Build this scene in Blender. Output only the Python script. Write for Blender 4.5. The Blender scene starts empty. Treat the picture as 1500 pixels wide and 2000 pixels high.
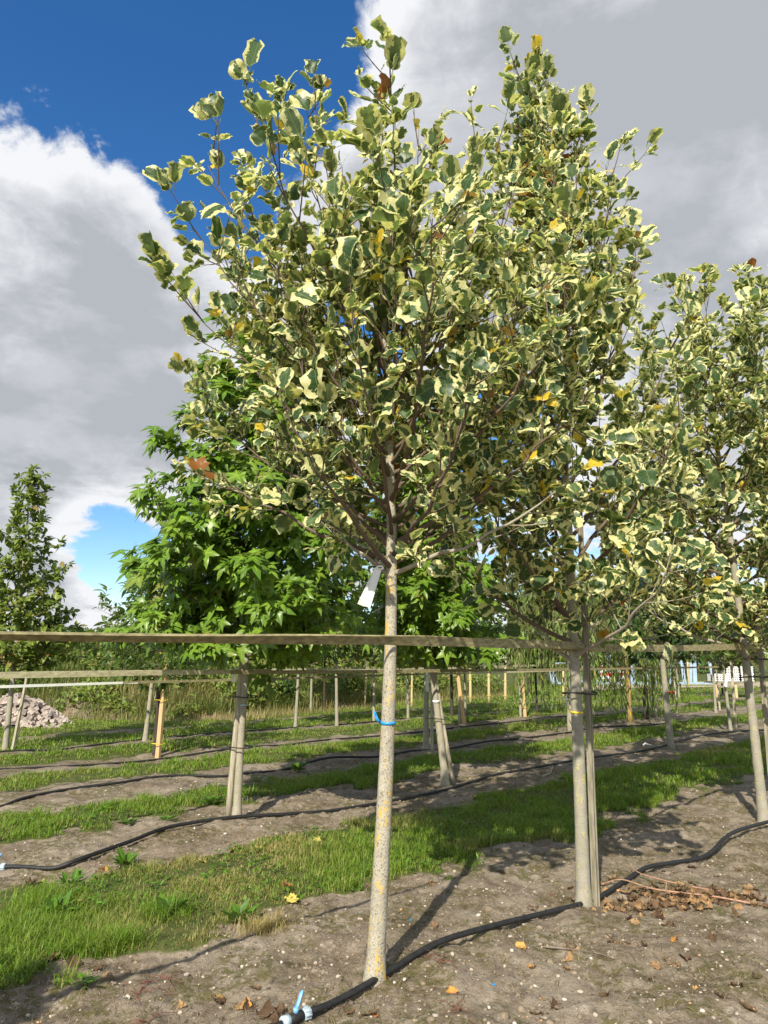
import bpy, math
import numpy as np
from mathutils import Vector

R = math.radians
SC = bpy.context.scene
COL = SC.collection
RNG = np.random.default_rng(11)

# ------------------------------------------------------------------ camera
FPX, PITCH, CAMH = 1387.0, R(11.6), 1.62          # focal length in photo pixels (2000 high)
cd = bpy.data.cameras.new('camera'); cam = bpy.data.objects.new('camera', cd); COL.objects.link(cam)
cam.location = (0, 0, CAMH); cam.rotation_euler = (R(90) + PITCH, 0, 0)
cd.sensor_fit = 'VERTICAL'; cd.sensor_height = 36; cd.lens = 36 * FPX / 2000
cd.clip_start = 0.05; cd.clip_end = 6000
SC.camera = cam

# ------------------------------------------------------------------ sun
SUN_EL = R(39.0)
SH = np.array([0.289, 0.957])                       # horizontal direction in which shadows fall
TOSUN = np.array([-SH[0]*math.cos(SUN_EL), -SH[1]*math.cos(SUN_EL), math.sin(SUN_EL)])
sd = bpy.data.lights.new('sun', 'SUN'); sun = bpy.data.objects.new('sun', sd); COL.objects.link(sun)
sd.energy = 4.6; sd.angle = R(0.53); sd.color = (1.0, 0.93, 0.80)
sun.rotation_euler = Vector((-TOSUN[0], -TOSUN[1], -TOSUN[2])).to_track_quat('-Z', 'Y').to_euler()
sun.location = (-6, -15, 14)

# ------------------------------------------------------------------ render look
SC.view_settings.view_transform = 'Standard'; SC.view_settings.look = 'None'
SC.view_settings.exposure = 0.55; SC.view_settings.gamma = 1.0
SC.view_settings.use_curve_mapping = False
SC.render.engine = 'CYCLES'
SC.cycles.use_denoising = True
SC.cycles.max_bounces = 6; SC.cycles.diffuse_bounces = 3; SC.cycles.transmission_bounces = 4
SC.cycles.sample_clamp_indirect = 6.0

# ------------------------------------------------------------------ pixel helpers (direction only; depth from the ground)
def pray(x, y):
    u = (x-750)/FPX; v = (1000-y)/FPX
    return np.array([u, math.cos(PITCH)-v*math.sin(PITCH), math.sin(PITCH)+v*math.cos(PITCH)])
def gnd(x, y, z=0.0):
    d = pray(x, y); t = (z-CAMH)/d[2]
    return np.array([d[0]*t, d[1]*t, z])
def at_y(x, y, Y):
    d = pray(x, y); return np.array([0, 0, CAMH]) + d*(Y/d[1])
def project(P):
    P = np.asarray(P, float); X, Y, Z = P[..., 0], P[..., 1], P[..., 2]-CAMH
    zc = Y*math.cos(PITCH)+Z*math.sin(PITCH); yc = -Y*math.sin(PITCH)+Z*math.cos(PITCH)
    return 750+FPX*X/zc, 1000-FPX*yc/zc, zc

# ------------------------------------------------------------------ node helper
class NT:
    def __init__(s, tree): s.t = tree; s.n = tree.nodes; s.l = tree.links; s.n.clear()
    def add(s, kind, **kw):
        n = s.n.new(kind)
        for k, v in kw.items():
            if k.startswith('i_'):
                key = k[2:]; key = int(key) if key.isdigit() else key.replace('_', ' ')
                s.put(n.inputs[key], v)
            else: setattr(n, k, v)
        return n
    def put(s, sock, v):
        if isinstance(v, bpy.types.NodeSocket): s.l.new(v, sock)
        else: sock.default_value = v
    def math(s, op, a, b=0.0, c=0.0, clamp=False):
        n = s.n.new('ShaderNodeMath'); n.operation = op; n.use_clamp = clamp
        s.put(n.inputs[0], a); s.put(n.inputs[1], b); s.put(n.inputs[2], c); return n.outputs[0]
    def vmath(s, op, a, b=(0, 0, 0), scale=None):
        n = s.n.new('ShaderNodeVectorMath'); n.operation = op
        s.put(n.inputs[0], a); s.put(n.inputs[1], b)
        if scale is not None: s.put(n.inputs['Scale'], scale)
        return n.outputs['Value'] if op in ('DOT_PRODUCT', 'LENGTH', 'DISTANCE') else n.outputs[0]
    def step(s, v, lo, hi, a=0.0, b=1.0):
        n = s.n.new('ShaderNodeMapRange'); n.interpolation_type = 'SMOOTHSTEP'
        s.put(n.inputs[0], v); n.inputs[1].default_value = lo; n.inputs[2].default_value = hi
        n.inputs[3].default_value = a; n.inputs[4].default_value = b; return n.outputs[0]
    def noise(s, vec, scale, detail=4, rough=0.55, dist=0.0):
        n = s.n.new('ShaderNodeTexNoise'); n.inputs['Scale'].default_value = scale
        n.inputs['Detail'].default_value = detail; n.inputs['Roughness'].default_value = rough
        n.inputs['Distortion'].default_value = dist
        if vec is not None: s.l.new(vec, n.inputs['Vector'])
        return n.outputs['Fac']
    def mix(s, f, a, b):
        n = s.n.new('ShaderNodeMix'); n.data_type = 'RGBA'
        s.put(n.inputs['Factor'], f)
        for so, v in ((n.inputs[6], a), (n.inputs[7], b)):
            s.put(so, v if isinstance(v, bpy.types.NodeSocket) else (*v, 1.0))
        return n.outputs[2]

# ------------------------------------------------------------------ world: Nishita sky with broken cumulus
W = bpy.data.worlds.new('World'); SC.world = W; W.use_nodes = True
t = NT(W.node_tree)
SKY_STRENGTH = 0.10
sky = t.add('ShaderNodeTexSky', sky_type='NISHITA', sun_disc=False)
sky.sun_elevation = SUN_EL; sky.sun_rotation = math.atan2(TOSUN[0], TOSUN[1])
sky.air_density = 1.0; sky.dust_density = 0.4; sky.ozone_density = 2.2; sky.altitude = 0
hsv = t.add('ShaderNodeHueSaturation', i_Saturation=1.33, i_Value=1.18, i_Color=sky.outputs[0], i_Hue=0.505)
D = t.add('ShaderNodeTexCoord').outputs['Generated']
dn = t.vmath('NORMALIZE', D)
sep = t.add('ShaderNodeSeparateXYZ', i_0=dn)
# clouds lie on a flat layer: stretch directions as that layer is seen
zz = t.math('ADD', t.math('MAXIMUM', sep.outputs[2], 0.0), 0.22)
px = t.math('DIVIDE', sep.outputs[0], zz); py = t.math('DIVIDE', sep.outputs[1], zz)
comb = t.add('ShaderNodeCombineXYZ', i_0=px, i_1=py, i_2=t.math('MULTIPLY', sep.outputs[2], 1.5)).outputs[0]
f1 = t.noise(comb, 1.6, 9, 0.58, 0.15)
f2 = t.noise(comb, 5.5, 8, 0.62, 0.5)
f3 = t.noise(dn, 26, 7, 0.65, 0.6)
M = t.math('ADD', t.math('MULTIPLY', t.math('SUBTRACT', f1, 0.5), 1.5),
           t.math('ADD', t.math('MULTIPLY', t.math('SUBTRACT', f2, 0.5), 1.5), t.math('MULTIPLY', t.math('SUBTRACT', f3, 0.5), 0.7)))
M = t.math('ADD', M, 0.10)
CLOUDS = [(60, 560, 13, .50), (100, 860, 9, .40), (-250, 600, 14, .4), (300, 520, 5, .35), (190, 300, 4.5, .45), (30, 290, 5, .4), (330, 780, 6, .35), (1150, 120, 15, .55), (1450, 350, 16, .6),
          (900, 330, 9, .35), (760, 20, 3.2, .25), (640, 350, 5, .40), (120, 1185, 3.0, .5), (90, 1060, 2.2, .35), (1300, 700, 10, .35), (700, 780, 6, .2),
          (330, 80, 11, -.75), (470, 250, 6, -.55), (60, 40, 9, -.6), (560, 60, 6, -.55), (430, 420, 3.2, -.5), (185, 1062, 2.8, -.95), (240, 1105, 2.2, -.6), (110, 1165, 2.0, .35), (40, 120, 5, -.4), (1010, 850, 4.0, -.8), (1170, 720, 2.0, -.6),
          (720, 660, 3, -.5), (450, 1010, 5, -.3)]
for (cx, cy, rad, amp) in CLOUDS:
    d = pray(cx, cy); d /= np.linalg.norm(d)
    dt = t.vmath('DOT_PRODUCT', dn, tuple(d))
    M = t.math('ADD', M, t.step(dt, math.cos(R(rad*1.7)), math.cos(R(rad*0.15)), 0.0, amp))
alpha = t.step(M, -0.08, 0.26)
alpha = t.math('MULTIPLY', alpha, t.step(sep.outputs[2], -0.02, 0.03))
thick = t.step(M, 0.25, 1.45)
relief = t.step(t.noise(comb, 3.2, 6, 0.55, 0.2), 0.34, 0.66, -0.28, 0.28)
gf = t.math('ADD', thick, relief, clamp=True)
ccol = t.mix(gf, (6.3, 6.4, 6.6), (3.25, 3.4, 3.7))
fin = t.mix(alpha, hsv.outputs[0], ccol)
bg = t.add('ShaderNodeBackground', i_Color=fin, i_Strength=SKY_STRENGTH)
t.add('ShaderNodeOutputWorld', i_Surface=bg.outputs[0])

# ------------------------------------------------------------------ numpy noise
def _hash(ix, iy, seed):
    h = (ix.astype(np.int64)*374761393 + iy.astype(np.int64)*668265263 + seed*2246822519) & 0xffffffff
    h = ((h ^ (h >> 13))*1274126177) & 0xffffffff
    return ((h ^ (h >> 16)) & 0xffffff)/float(0xffffff)
def vnoise(x, y, seed=0):
    x = np.asarray(x, float); y = np.asarray(y, float)
    ix = np.floor(x); iy = np.floor(y); fx = x-ix; fy = y-iy
    fx = fx*fx*(3-2*fx); fy = fy*fy*(3-2*fy)
    a = _hash(ix, iy, seed); b = _hash(ix+1, iy, seed); c = _hash(ix, iy+1, seed); d = _hash(ix+1, iy+1, seed)
    return (a*(1-fx)+b*fx)*(1-fy)+(c*(1-fx)+d*fx)*fy
def fbm(x, y, seed=0, octv=4, g=0.5):
    s = 0; a = 1; tot = 0
    for o in range(octv):
        s = s + a*vnoise(np.asarray(x)*2**o, np.asarray(y)*2**o, seed+o*17); tot += a; a *= g
    return s/tot
def sstep(v, a, b):
    q = np.clip((v-a)/(b-a), 0, 1); return q*q*(3-2*q)

# ------------------------------------------------------------------ mesh helpers
def mesh_np(name, V, F, mat=None, attrs=None, smooth=True):
    """V (n,3); F: (m,3)/(m,4) int array or a list of such arrays"""
    if not isinstance(F, list): F = [F]
    F = [np.asarray(f, np.int32) for f in F if len(f)]
    me = bpy.data.meshes.new(name)
    V = np.asarray(V, np.float32)
    me.vertices.add(len(V)); me.vertices.foreach_set('co', V.ravel())
    nl = sum(f.size for f in F); npoly = sum(len(f) for f in F)
    me.loops.add(nl); me.polygons.add(npoly)
    me.loops.foreach_set('vertex_index', np.concatenate([f.ravel() for f in F]))
    st = []; o = 0
    for f in F:
        st.append(o+np.arange(len(f))*f.shape[1]); o += f.size
    me.polygons.foreach_set('loop_start', np.concatenate(st).astype(np.int32))
    me.polygons.foreach_set('use_smooth', np.full(npoly, smooth, bool))
    for k, a in (attrs or {}).items():
        a = np.asarray(a, np.float32)
        if a.ndim == 1:
            at = me.attributes.new(k, 'FLOAT', 'POINT'); at.data.foreach_set('value', a)
        else:
            at = me.attributes.new(k, 'FLOAT_VECTOR', 'POINT'); at.data.foreach_set('vector', a.ravel())
    me.update(calc_edges=True)
    if mat: me.materials.append(mat)
    return me
def link(name, me, parent=None, loc=None):
    o = bpy.data.objects.new(name, me); COL.objects.link(o)
    if parent is not None: o.parent = parent
    if loc is not None: o.location = loc
    return o
def tag(o, label=None, cat=None, group=None, kind=None):
    if label: o['label'] = label
    if cat: o['category'] = cat
    if group: o['group'] = group
    if kind: o['kind'] = kind
    return o
def thing(name, label, cat, loc, group=None):
    o = link(name, None, None, tuple(float(c) for c in loc)); return tag(o, label, cat, group)

class MB:
    """collects tubes, boxes and loose faces into one mesh"""
    def __init__(s): s.V = []; s.Q = []; s.T = []; s.n = 0
    def put(s, V, Q=None, T=None):
        V = np.asarray(V, float)
        if Q is not None and len(Q): s.Q.append(np.asarray(Q)+s.n)
        if T is not None and len(T): s.T.append(np.asarray(T)+s.n)
        s.V.append(V); s.n += len(V)
    def tube(s, P, rad, k=6, cap=True, jitter=0.0, rng=None):
        P = np.asarray(P, float); m = len(P); rad = np.broadcast_to(np.asarray(rad, float), (m,))
        T = np.gradient(P, axis=0); T /= np.linalg.norm(T, axis=1)[:, None]+1e-12
        ref = np.array([1., 0, 0]) if abs(T[0][0]) < .8 else np.array([0, 1., 0])
        U = np.zeros_like(P); u = ref-T[0]*ref.dot(T[0]); u /= np.linalg.norm(u); U[0] = u
        for i in range(1, m):
            u = u-T[i]*u.dot(T[i]); u /= np.linalg.norm(u)+1e-12; U[i] = u
        Wv = np.cross(T, U)
        a = np.arange(k)*2*math.pi/k
        rr = rad[:, None]*np.ones(k)
        if jitter: rr = rr*(1+jitter*(rng.random((m, k))-.5))
        V = P[:, None, :]+rr[..., None]*(np.cos(a)[None, :, None]*U[:, None, :]+np.sin(a)[None, :, None]*Wv[:, None, :])
        V = V.reshape(-1, 3)
        i = np.arange(m-1)[:, None]*k; j = np.arange(k)[None, :]; j2 = (j+1) % k
        Q = np.stack([i+j, i+j2, i+k+j2, i+k+j], -1).reshape(-1, 4)
        Tt = []
        if cap:
            V = np.vstack([V, P[:1], P[-1:]])
            for q in range(k):
                Tt.append((m*k, (q+1) % k, q)); Tt.append((m*k+1, (m-1)*k+q, (m-1)*k+(q+1) % k))
        s.put(V, Q, Tt); return s
    def ribbon_box(s, P, W_, H_, twist=None, up=(0, 0, 1)):
        """rectangular bar along P: width vectors from 'up', twist in radians per point"""
        P = np.asarray(P, float); m = len(P)
        T = np.gradient(P, axis=0); T /= np.linalg.norm(T, axis=1)[:, None]
        W_ = np.broadcast_to(W_, (m,)); H_ = np.broadcast_to(H_, (m,)); twist = np.zeros(m) if twist is None else np.broadcast_to(twist, (m,))
        V = []
        for i in range(m):
            u = np.array(up, float); u -= T[i]*u.dot(T[i]); u /= np.linalg.norm(u); w = np.cross(T[i], u)
            c, sn = math.cos(twist[i]), math.sin(twist[i]); a = u*c+w*sn; b = -u*sn+w*c
            for (p, q) in ((1, 1), (1, -1), (-1, -1), (-1, 1)): V.append(P[i]+a*p*W_[i]/2+b*q*H_[i]/2)
        Q = []
        for i in range(m-1):
            for j in range(4): Q.append((i*4+j, i*4+(j+1) % 4, i*4+4+(j+1) % 4, i*4+4+j))
        Q.append((3, 2, 1, 0)); e = (m-1)*4; Q.append((e, e+1, e+2, e+3))
        s.put(V, Q); return s
    def box(s, c, d, rz=0.0):
        c = np.array(c, float); d = np.array(d, float)/2
        V = np.array([(x, y, z) for z in (-1, 1) for y in (-1, 1) for x in (-1, 1)], float)*d
        cs, sn = math.cos(rz), math.sin(rz)
        V = np.stack([V[:, 0]*cs-V[:, 1]*sn, V[:, 0]*sn+V[:, 1]*cs, V[:, 2]], 1)+c
        s.put(V, [(0, 2, 3, 1), (4, 5, 7, 6), (0, 1, 5, 4), (2, 6, 7, 3), (0, 4, 6, 2), (1, 3, 7, 5)]); return s
    def mesh(s, name, mat, smooth=True):
        V = np.vstack(s.V); F = []
        if s.Q: F.append(np.vstack(s.Q))
        if s.T: F.append(np.vstack(s.T))
        return mesh_np(name, V, F, mat, None, smooth)
    def obj(s, name, mat, parent=None, smooth=True):
        return link(name, s.mesh(name, mat, smooth), parent)

def smooth_line(P, n):
    """Catmull-Rom through points"""
    P = np.asarray(P, float); Q = np.vstack([2*P[0]-P[1], P, 2*P[-1]-P[-2]])
    out = []
    for i in range(len(P)-1):
        a, b, c, d = Q[i:i+4]
        for u in np.linspace(0, 1, n, endpoint=False):
            out.append(.5*((2*b)+(c-a)*u+(2*a-5*b+4*c-d)*u*u+(-a+3*b-3*c+d)*u**3))
    out.append(P[-1]); return np.array(out)

# ------------------------------------------------------------------ materials
def new_mat(name):
    m = bpy.data.materials.new(name); m.use_nodes = True
    t = NT(m.node_tree); p = t.add('ShaderNodeBsdfPrincipled'); o = t.add('ShaderNodeOutputMaterial', i_Surface=p.outputs[0])
    return m, t, p, o
def objco(t): return t.add('ShaderNodeTexCoord').outputs['Object']
def bump(t, p, h, strength, dist=0.01):
    b = t.add('ShaderNodeBump', i_Height=h, i_Strength=strength, i_Distance=dist); t.l.new(b.outputs[0], p.inputs['Normal'])
def mat_bark(name, base, dark, lichen, lich_amt, speck=0.5, moss=(0.30, 0.30, 0.14), moss_amt=0.0):
    m, t, p, o = new_mat(name); c = objco(t)
    n1 = t.noise(c, 14, 5, .6); n2 = t.noise(c, 90, 4, .65); n3 = t.noise(c, 240, 2, .5)
    col = t.mix(t.step(n1, .3, .7), base, tuple(b*.78 for b in base))
    col = t.mix(t.math('MULTIPLY', t.step(n2, .52, .66), speck), col, dark)
    col = t.mix(t.math('MULTIPLY', t.step(n3, .58, .66), speck*.8), col, tuple(d*.7 for d in dark))
    if moss_amt: col = t.mix(t.math('MULTIPLY', t.step(t.noise(c, 9, 4, .6), .45, .65), moss_amt), col, moss)
    if lich_amt:
        big = t.noise(t.add('ShaderNodeMapping', i_Vector=c, i_Scale=(2.6, 2.6, .8)).outputs[0], 9.0, 3, .55); fine = t.noise(c, 55, 5, .7)
        lm = t.step(t.math('ADD', t.math('MULTIPLY', big, .75), t.math('MULTIPLY', fine, .55)), .80-.16*lich_amt, .86-.16*lich_amt)
        col = t.mix(t.math('MULTIPLY', lm, .75), col, lichen)
    t.l.new(col, p.inputs['Base Color']); p.inputs['Roughness'].default_value = .85; p.inputs['Specular IOR Level'].default_value = .25
    h = t.math('ADD', t.math('MULTIPLY', n2, .7), t.math('MULTIPLY', n1, .5)); bump(t, p, h, .7, .006)
    return m
def mat_plain(name, col, rough=.6, var=.25, scale=20, spec=.4, stretch=(1, 1, 1), metal=0.0):
    m, t, p, o = new_mat(name); c = t.add('ShaderNodeMapping', i_Vector=objco(t), i_Scale=stretch).outputs[0]
    n = t.noise(c, scale, 5, .6)
    cc = t.mix(t.step(n, .3, .7), tuple(x*(1-var) for x in col), tuple(min(1, x*(1+var*.6)) for x in col))
    t.l.new(cc, p.inputs['Base Color']); p.inputs['Roughness'].default_value = rough; p.inputs['Specular IOR Level'].default_value = spec
    p.inputs['Metallic'].default_value = metal
    bump(t, p, n, .25, .004); return m
def leaf_shader(t, o, p, col, back, transl=.32, tcol=(1.25, 1.25, .75), rough=.5, spec=.35):
    """front/back colours, and light coming through"""
    g = t.add('ShaderNodeNewGeometry').outputs['Backfacing']
    c = t.mix(g, col, back)
    t.l.new(c, p.inputs['Base Color']); p.inputs['Roughness'].default_value = rough; p.inputs['Specular IOR Level'].default_value = spec
    tr = t.add('ShaderNodeBsdfTranslucent', i_Color=t.add('ShaderNodeMix', data_type='RGBA', blend_type='MULTIPLY', i_0=1.0, i_6=c, i_7=(*tcol, 1)).outputs[2])
    ms = t.add('ShaderNodeMixShader', i_Fac=transl); t.l.new(p.outputs[0], ms.inputs[1]); t.l.new(tr.outputs[0], ms.inputs[2])
    t.l.new(ms.outputs[0], o.inputs[0])
def mat_variegated():
    m, t, p, o = new_mat('variegated_leaf')
    lf = t.add('ShaderNodeAttribute', attribute_name='lf').outputs['Vector']
    rnd = t.add('ShaderNodeAttribute', attribute_name='rnd').outputs['Fac']
    s = t.add('ShaderNodeSeparateXYZ', i_0=lf); u, v, e = s.outputs
    off = t.add('ShaderNodeCombineXYZ', i_0=u, i_1=v, i_2=t.math('MULTIPLY', rnd, 37.0)).outputs[0]
    nz = t.noise(off, 3.4, 4, .6, .3); nf = t.noise(off, 13, 3, .6)
    thr = t.math('ADD', t.math('MULTIPLY', t.math('FRACT', t.math('MULTIPLY', rnd, 13.7)), .60), .12)
    val = t.math('SUBTRACT', t.math('ADD', t.math('ADD', e, t.math('MULTIPLY', t.math('SUBTRACT', nz, .5), 1.5)), t.math('MULTIPLY', t.math('SUBTRACT', nf, .5), .45)), thr)
    gmask = t.step(val, -.015, .03)
    gv = t.noise(off, 2.2, 3, .6)
    pale = t.step(t.math('FRACT', t.math('MULTIPLY', rnd, 71.3)), .25, 1.0)
    green = t.mix(pale, (.036, .085, .022), (.090, .155, .062))
    green = t.mix(t.step(gv, .5, .66), green, (.15, .22, .09))            # grey-green flecks
    cream = t.mix(t.step(nf, .35, .65), (.76, .72, .29), (.86, .83, .50))
    col = t.mix(gmask, cream, green)
    au = t.math('ABSOLUTE', u)
    vein = t.step(au, .012, .03, 1, 0)
    sv = t.math('ABSOLUTE', t.math('SUBTRACT', t.math('FRACT', t.math('MULTIPLY', t.math('SUBTRACT', v, t.math('MULTIPLY', au, .75)), 5.5)), .5))
    vein = t.math('MAXIMUM', vein, t.math('MULTIPLY', t.step(sv, .03, .07, 1, 0), .55))
    col = t.mix(t.math('MULTIPLY', vein, .5), col, (.26, .32, .11))
    yel = t.step(rnd, .945, .95); col = t.mix(t.math('MULTIPLY', yel, t.step(nz, .36, .5)), col, (.78, .56, .045))
    br = t.step(rnd, .985, .988); col = t.mix(br, col, (.30, .12, .03))
    tipb = t.math('MULTIPLY', t.step(t.noise(off, 5, 3, .6), .66, .72), t.step(e, .25, .6, 1, 0)); col = t.mix(tipb, col, (.22, .10, .04))
    pet = t.step(e, 1.4, 1.6); col = t.mix(pet, col, (.34, .38, .10))
    back = t.mix(.30, col, (.28, .34, .17))
    leaf_shader(t, o, p, col, back, .45, (1.2, 1.2, .66), .42, .45)
    return m
def mat_leaf(name, c1, c2, c3=None, backc=(.16, .24, .09), rough=.45, transl=.34, vein=True):
    m, t, p, o = new_mat(name)
    lf = t.add('ShaderNodeAttribute', attribute_name='lf').outputs['Vector']
    rnd = t.add('ShaderNodeAttribute', attribute_name='rnd').outputs['Fac']
    s = t.add('ShaderNodeSeparateXYZ', i_0=lf); u, v, e = s.outputs
    off = t.add('ShaderNodeCombineXYZ', i_0=u, i_1=v, i_2=t.math('MULTIPLY', rnd, 37.0)).outputs[0]
    col = t.mix(t.step(t.math('FRACT', t.math('MULTIPLY', rnd, 17.3)), .1, .9), c1, c2)
    col = t.mix(t.step(t.noise(off, 4, 3, .6), .35, .75), col, tuple(x*.75 for x in c1))
    if c3: col = t.mix(t.step(rnd, .93, .97), col, c3)
    if vein: col = t.mix(t.math('MULTIPLY', t.step(e, .75, 1.0), .35), col, tuple(min(1, x*2.0) for x in c2))
    leaf_shader(t, o, p, col, t.mix(.5, col, backc), transl, (1.2, 1.2, .55), rough, .4)
    return m
def mat_blade(name, g1, g2, dry):
    m, t, p, o = new_mat(name)
    rnd = t.add('ShaderNodeAttribute', attribute_name='rnd').outputs['Fac']
    dr = t.add('ShaderNodeAttribute', attribute_name='dry').outputs['Fac']
    col = t.mix(rnd, g1, g2); col = t.mix(dr, col, dry)
    leaf_shader(t, o, p, col, col, .38, (1.15, 1.2, .6), .5, .3)
    return m

M_TULIP = mat_variegated()
M_GUM = mat_leaf('star_leaf', (.115, .225, .022), (.24, .375, .042), (.24, .25, .05), rough=.36)
M_OVATE = mat_leaf('green_leaf', (.065, .130, .020), (.145, .225, .036), (.30, .22, .04))
M_OVATE2 = mat_leaf('yellow_green_leaf', (.090, .150, .022), (.190, .240, .035), (.35, .26, .05))
M_DARKLEAF = mat_leaf('dark_leaf', (.026, .066, .012), (.055, .115, .018), None)
M_CONE = mat_leaf('pear_leaf', (.125, .195, .028), (.27, .325, .06), (.26, .17, .05))
M_WILLOW = mat_leaf('willow_leaf', (.16, .25, .05), (.29, .38, .085), (.35, .32, .08), vein=False)
M_WEED = mat_leaf('weed_leaf', (.070, .165, .014), (.15, .29, .022), None)
M_TRUNK_A = mat_bark('lichen_bark', (.46, .42, .325), (.10, .085, .06), (.60, .39, .04), .58, .85)
M_TRUNK_B = mat_bark('pale_bark', (.37, .34, .27), (.14, .12, .09), (.50, .42, .10), .35, .45, (.30, .31, .17), .35)
M_TRUNK_G = mat_bark('fissured_bark', (.42, .38, .29), (.13, .11, .08), (.5, .4, .1), .1, .6, (.30, .30, .18), .3)
M_TRUNK_D = mat_bark('dark_bark', (.075, .06, .048), (.03, .024, .02), (.4, .3, .05), 0, .5)
M_TRUNK_W = mat_bark('willow_bark', (.23, .18, .11), (.06, .045, .03), (.62, .40, .03), .85, .6)
M_LIMB = mat_bark('limb_bark', (.17, .125, .092), (.06, .045, .035), (.5, .4, .1), 0, .4)
M_LIMB_P = mat_bark('pale_limb_bark', (.40, .35, .27), (.13, .11, .08), (.5, .4, .1), .2, .45)
M_STAKE = mat_plain('weathered_wood', (.42, .37, .27), .8, .35, 9, .2, (6, 6, .6))
M_STAKE_O = mat_plain('new_pine', (.56, .39, .20), .7, .2, 9, .25, (6, 6, .6))
M_STAKE_Y = mat_plain('yellow_bamboo', (.58, .47, .24), .6, .2, 9, .3, (4, 4, 1))
M_STAKE_G = mat_plain('grey_wood', (.26, .235, .17), .85, .4, 9, .2, (6, 6, .6))
M_LATH = mat_plain('lath_wood', (.30, .265, .14), .8, .42, 10, .2, (2.2, 2.2, 6))
M_LATH_P = mat_plain('pale_lath', (.52, .48, .30), .75, .3, 10, .2, (2, 2, 4))
M_TAPE_W = mat_plain('white_tape', (.78, .80, .74), .5, .08, 8)
M_HOSE = mat_plain('black_hose', (.020, .020, .020), .55, .35, 30, .35)
M_CPL = mat_plain('blue_grey_plastic', (.42, .52, .58), .4, .12, 30, .5)
M_BLUE = mat_plain('light_blue_plastic', (.18, .42, .68), .35, .12, 30, .5)
M_BTAPE = mat_plain('blue_tape', (.03, .30, .68), .4, .15, 40, .5)
M_YTIE = mat_plain('yellow_tie', (.75, .55, .03), .5, .1, 40)
M_WIRE = mat_plain('black_tie', (.025, .025, .025), .5, .1, 40)
M_TAG = mat_plain('white_tag', (.86, .86, .84), .45, .05, 12)
M_STONE = mat_plain('rubble_stone', (.40, .335, .285), .9, .28, 6, .2)
M_PEBBLE = mat_plain('pebble', (.50, .44, .36), .8, .35, 30, .25)
def mat_dead(name, c1, c2, c3):
    m, t, p, o = new_mat(name); c = objco(t); r = t.add('ShaderNodeObjectInfo').outputs['Random']; a = t.add('ShaderNodeAttribute', attribute_name='rnd').outputs['Fac']
    q = t.math('FRACT', t.math('ADD', r, t.math('MULTIPLY', a, 5.3))); n = t.noise(c, 6, 5, .65)
    col = t.mix(t.step(q, 0, .5), c1, c2); col = t.mix(t.step(q, .5, 1), col, c3); col = t.mix(t.math('MULTIPLY', t.step(n, .5, .68), .6), col, tuple(x*.35 for x in c1))
    leaf_shader(t, o, p, col, t.mix(.35, col, (.36, .27, .17)), .15, (1, 1, 1), .7, .2); return m
M_DEAD = mat_dead('dry_leaf', (.10, .060, .034), (.22, .135, .075), (.40, .25, .115))
M_DEAD_O = mat_dead('orange_leaf', (.52, .24, .05), (.60, .34, .09), (.45, .20, .06))
M_DEAD_Y = mat_dead('yellow_leaf', (.58, .46, .07), (.60, .52, .15), (.52, .40, .06))
M_TWIG = mat_plain('reddish_twig', (.40, .23, .15), .7, .3, 30, .3)
M_STICK = mat_plain('grey_stick', (.20, .16, .125), .85, .35, 30, .2)
M_CRATE = mat_plain('crate_plastic', (.74, .74, .70), .5, .08, 12)
M_PANEL = mat_plain('pale_blue_panel', (.30, .40, .50), .5, .15, 4, .4)
M_RED = mat_plain('red_board', (.60, .06, .03), .5, .1, 12)

# ------------------------------------------------------------------ the ground
DIRV = np.array([0.7235, 0.690]); NRM = np.array([-0.690, 0.7235])        # along and across the tree rows
SOIL = [(-60, 4.05), (5.62, 7.25), (8.35, 9.75), (10.95, 12.0), (13.4, 13.95), (15.9, 16.35)]
def rowco(x, y): return x*NRM[0]+y*NRM[1], x*DIRV[0]+y*DIRV[1]
def soil_mask(x, y):
    """1 on bare soil, 0 on grass; ragged edges"""
    n, s = rowco(x, y)
    n = n+(fbm(x*1.1, y*1.1, 5, 4)-.5)*.55+(fbm(x*4, y*4, 9, 3)-.5)*.75
    m = np.zeros_like(n)
    for a, b in SOIL: m = np.maximum(m, sstep(n, a-.10, a+.10)*(1-sstep(n, b-.10, b+.10)))
    return m
def bank_base(s): return 16.9+2.2*sstep(s, 10, 22)+4.5*(1-sstep(s, 6.9, 9.2))
def bank_h(x, y):
    n, s = rowco(x, y)
    base = bank_base(s)+(fbm(s*.25, s*.0+3, 3, 2)-.5)*1.2
    q = sstep(n, base, base+3.6)
    top = 1.15+.5*(fbm(x*.22, y*.22, 21, 3)-.5)
    return q*top*(1-sstep(s, 25.5, 28.0))
def hfun(x, y, fine=True):
    n, s = rowco(x, y); m = soil_mask(x, y)
    h = (fbm(x*.5, y*.5, 40, 3)-.5)*.10
    rough = (fbm(x*3.2, y*3.2, 41, 4, .55)-.5)*.11+(fbm(x*1.2, y*1.2, 45, 2)-.5)*.07
    if fine: rough = rough+(fbm(x*14, y*14, 42, 3, .6)-.5)*.038
    h = h+m*rough+(1-m)*.012
    return h*np.clip(1-(np.hypot(x, y)-40)/40, 0, 1)
def gz(x, y): return float(hfun(np.array([x]), np.array([y]))[0])

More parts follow.
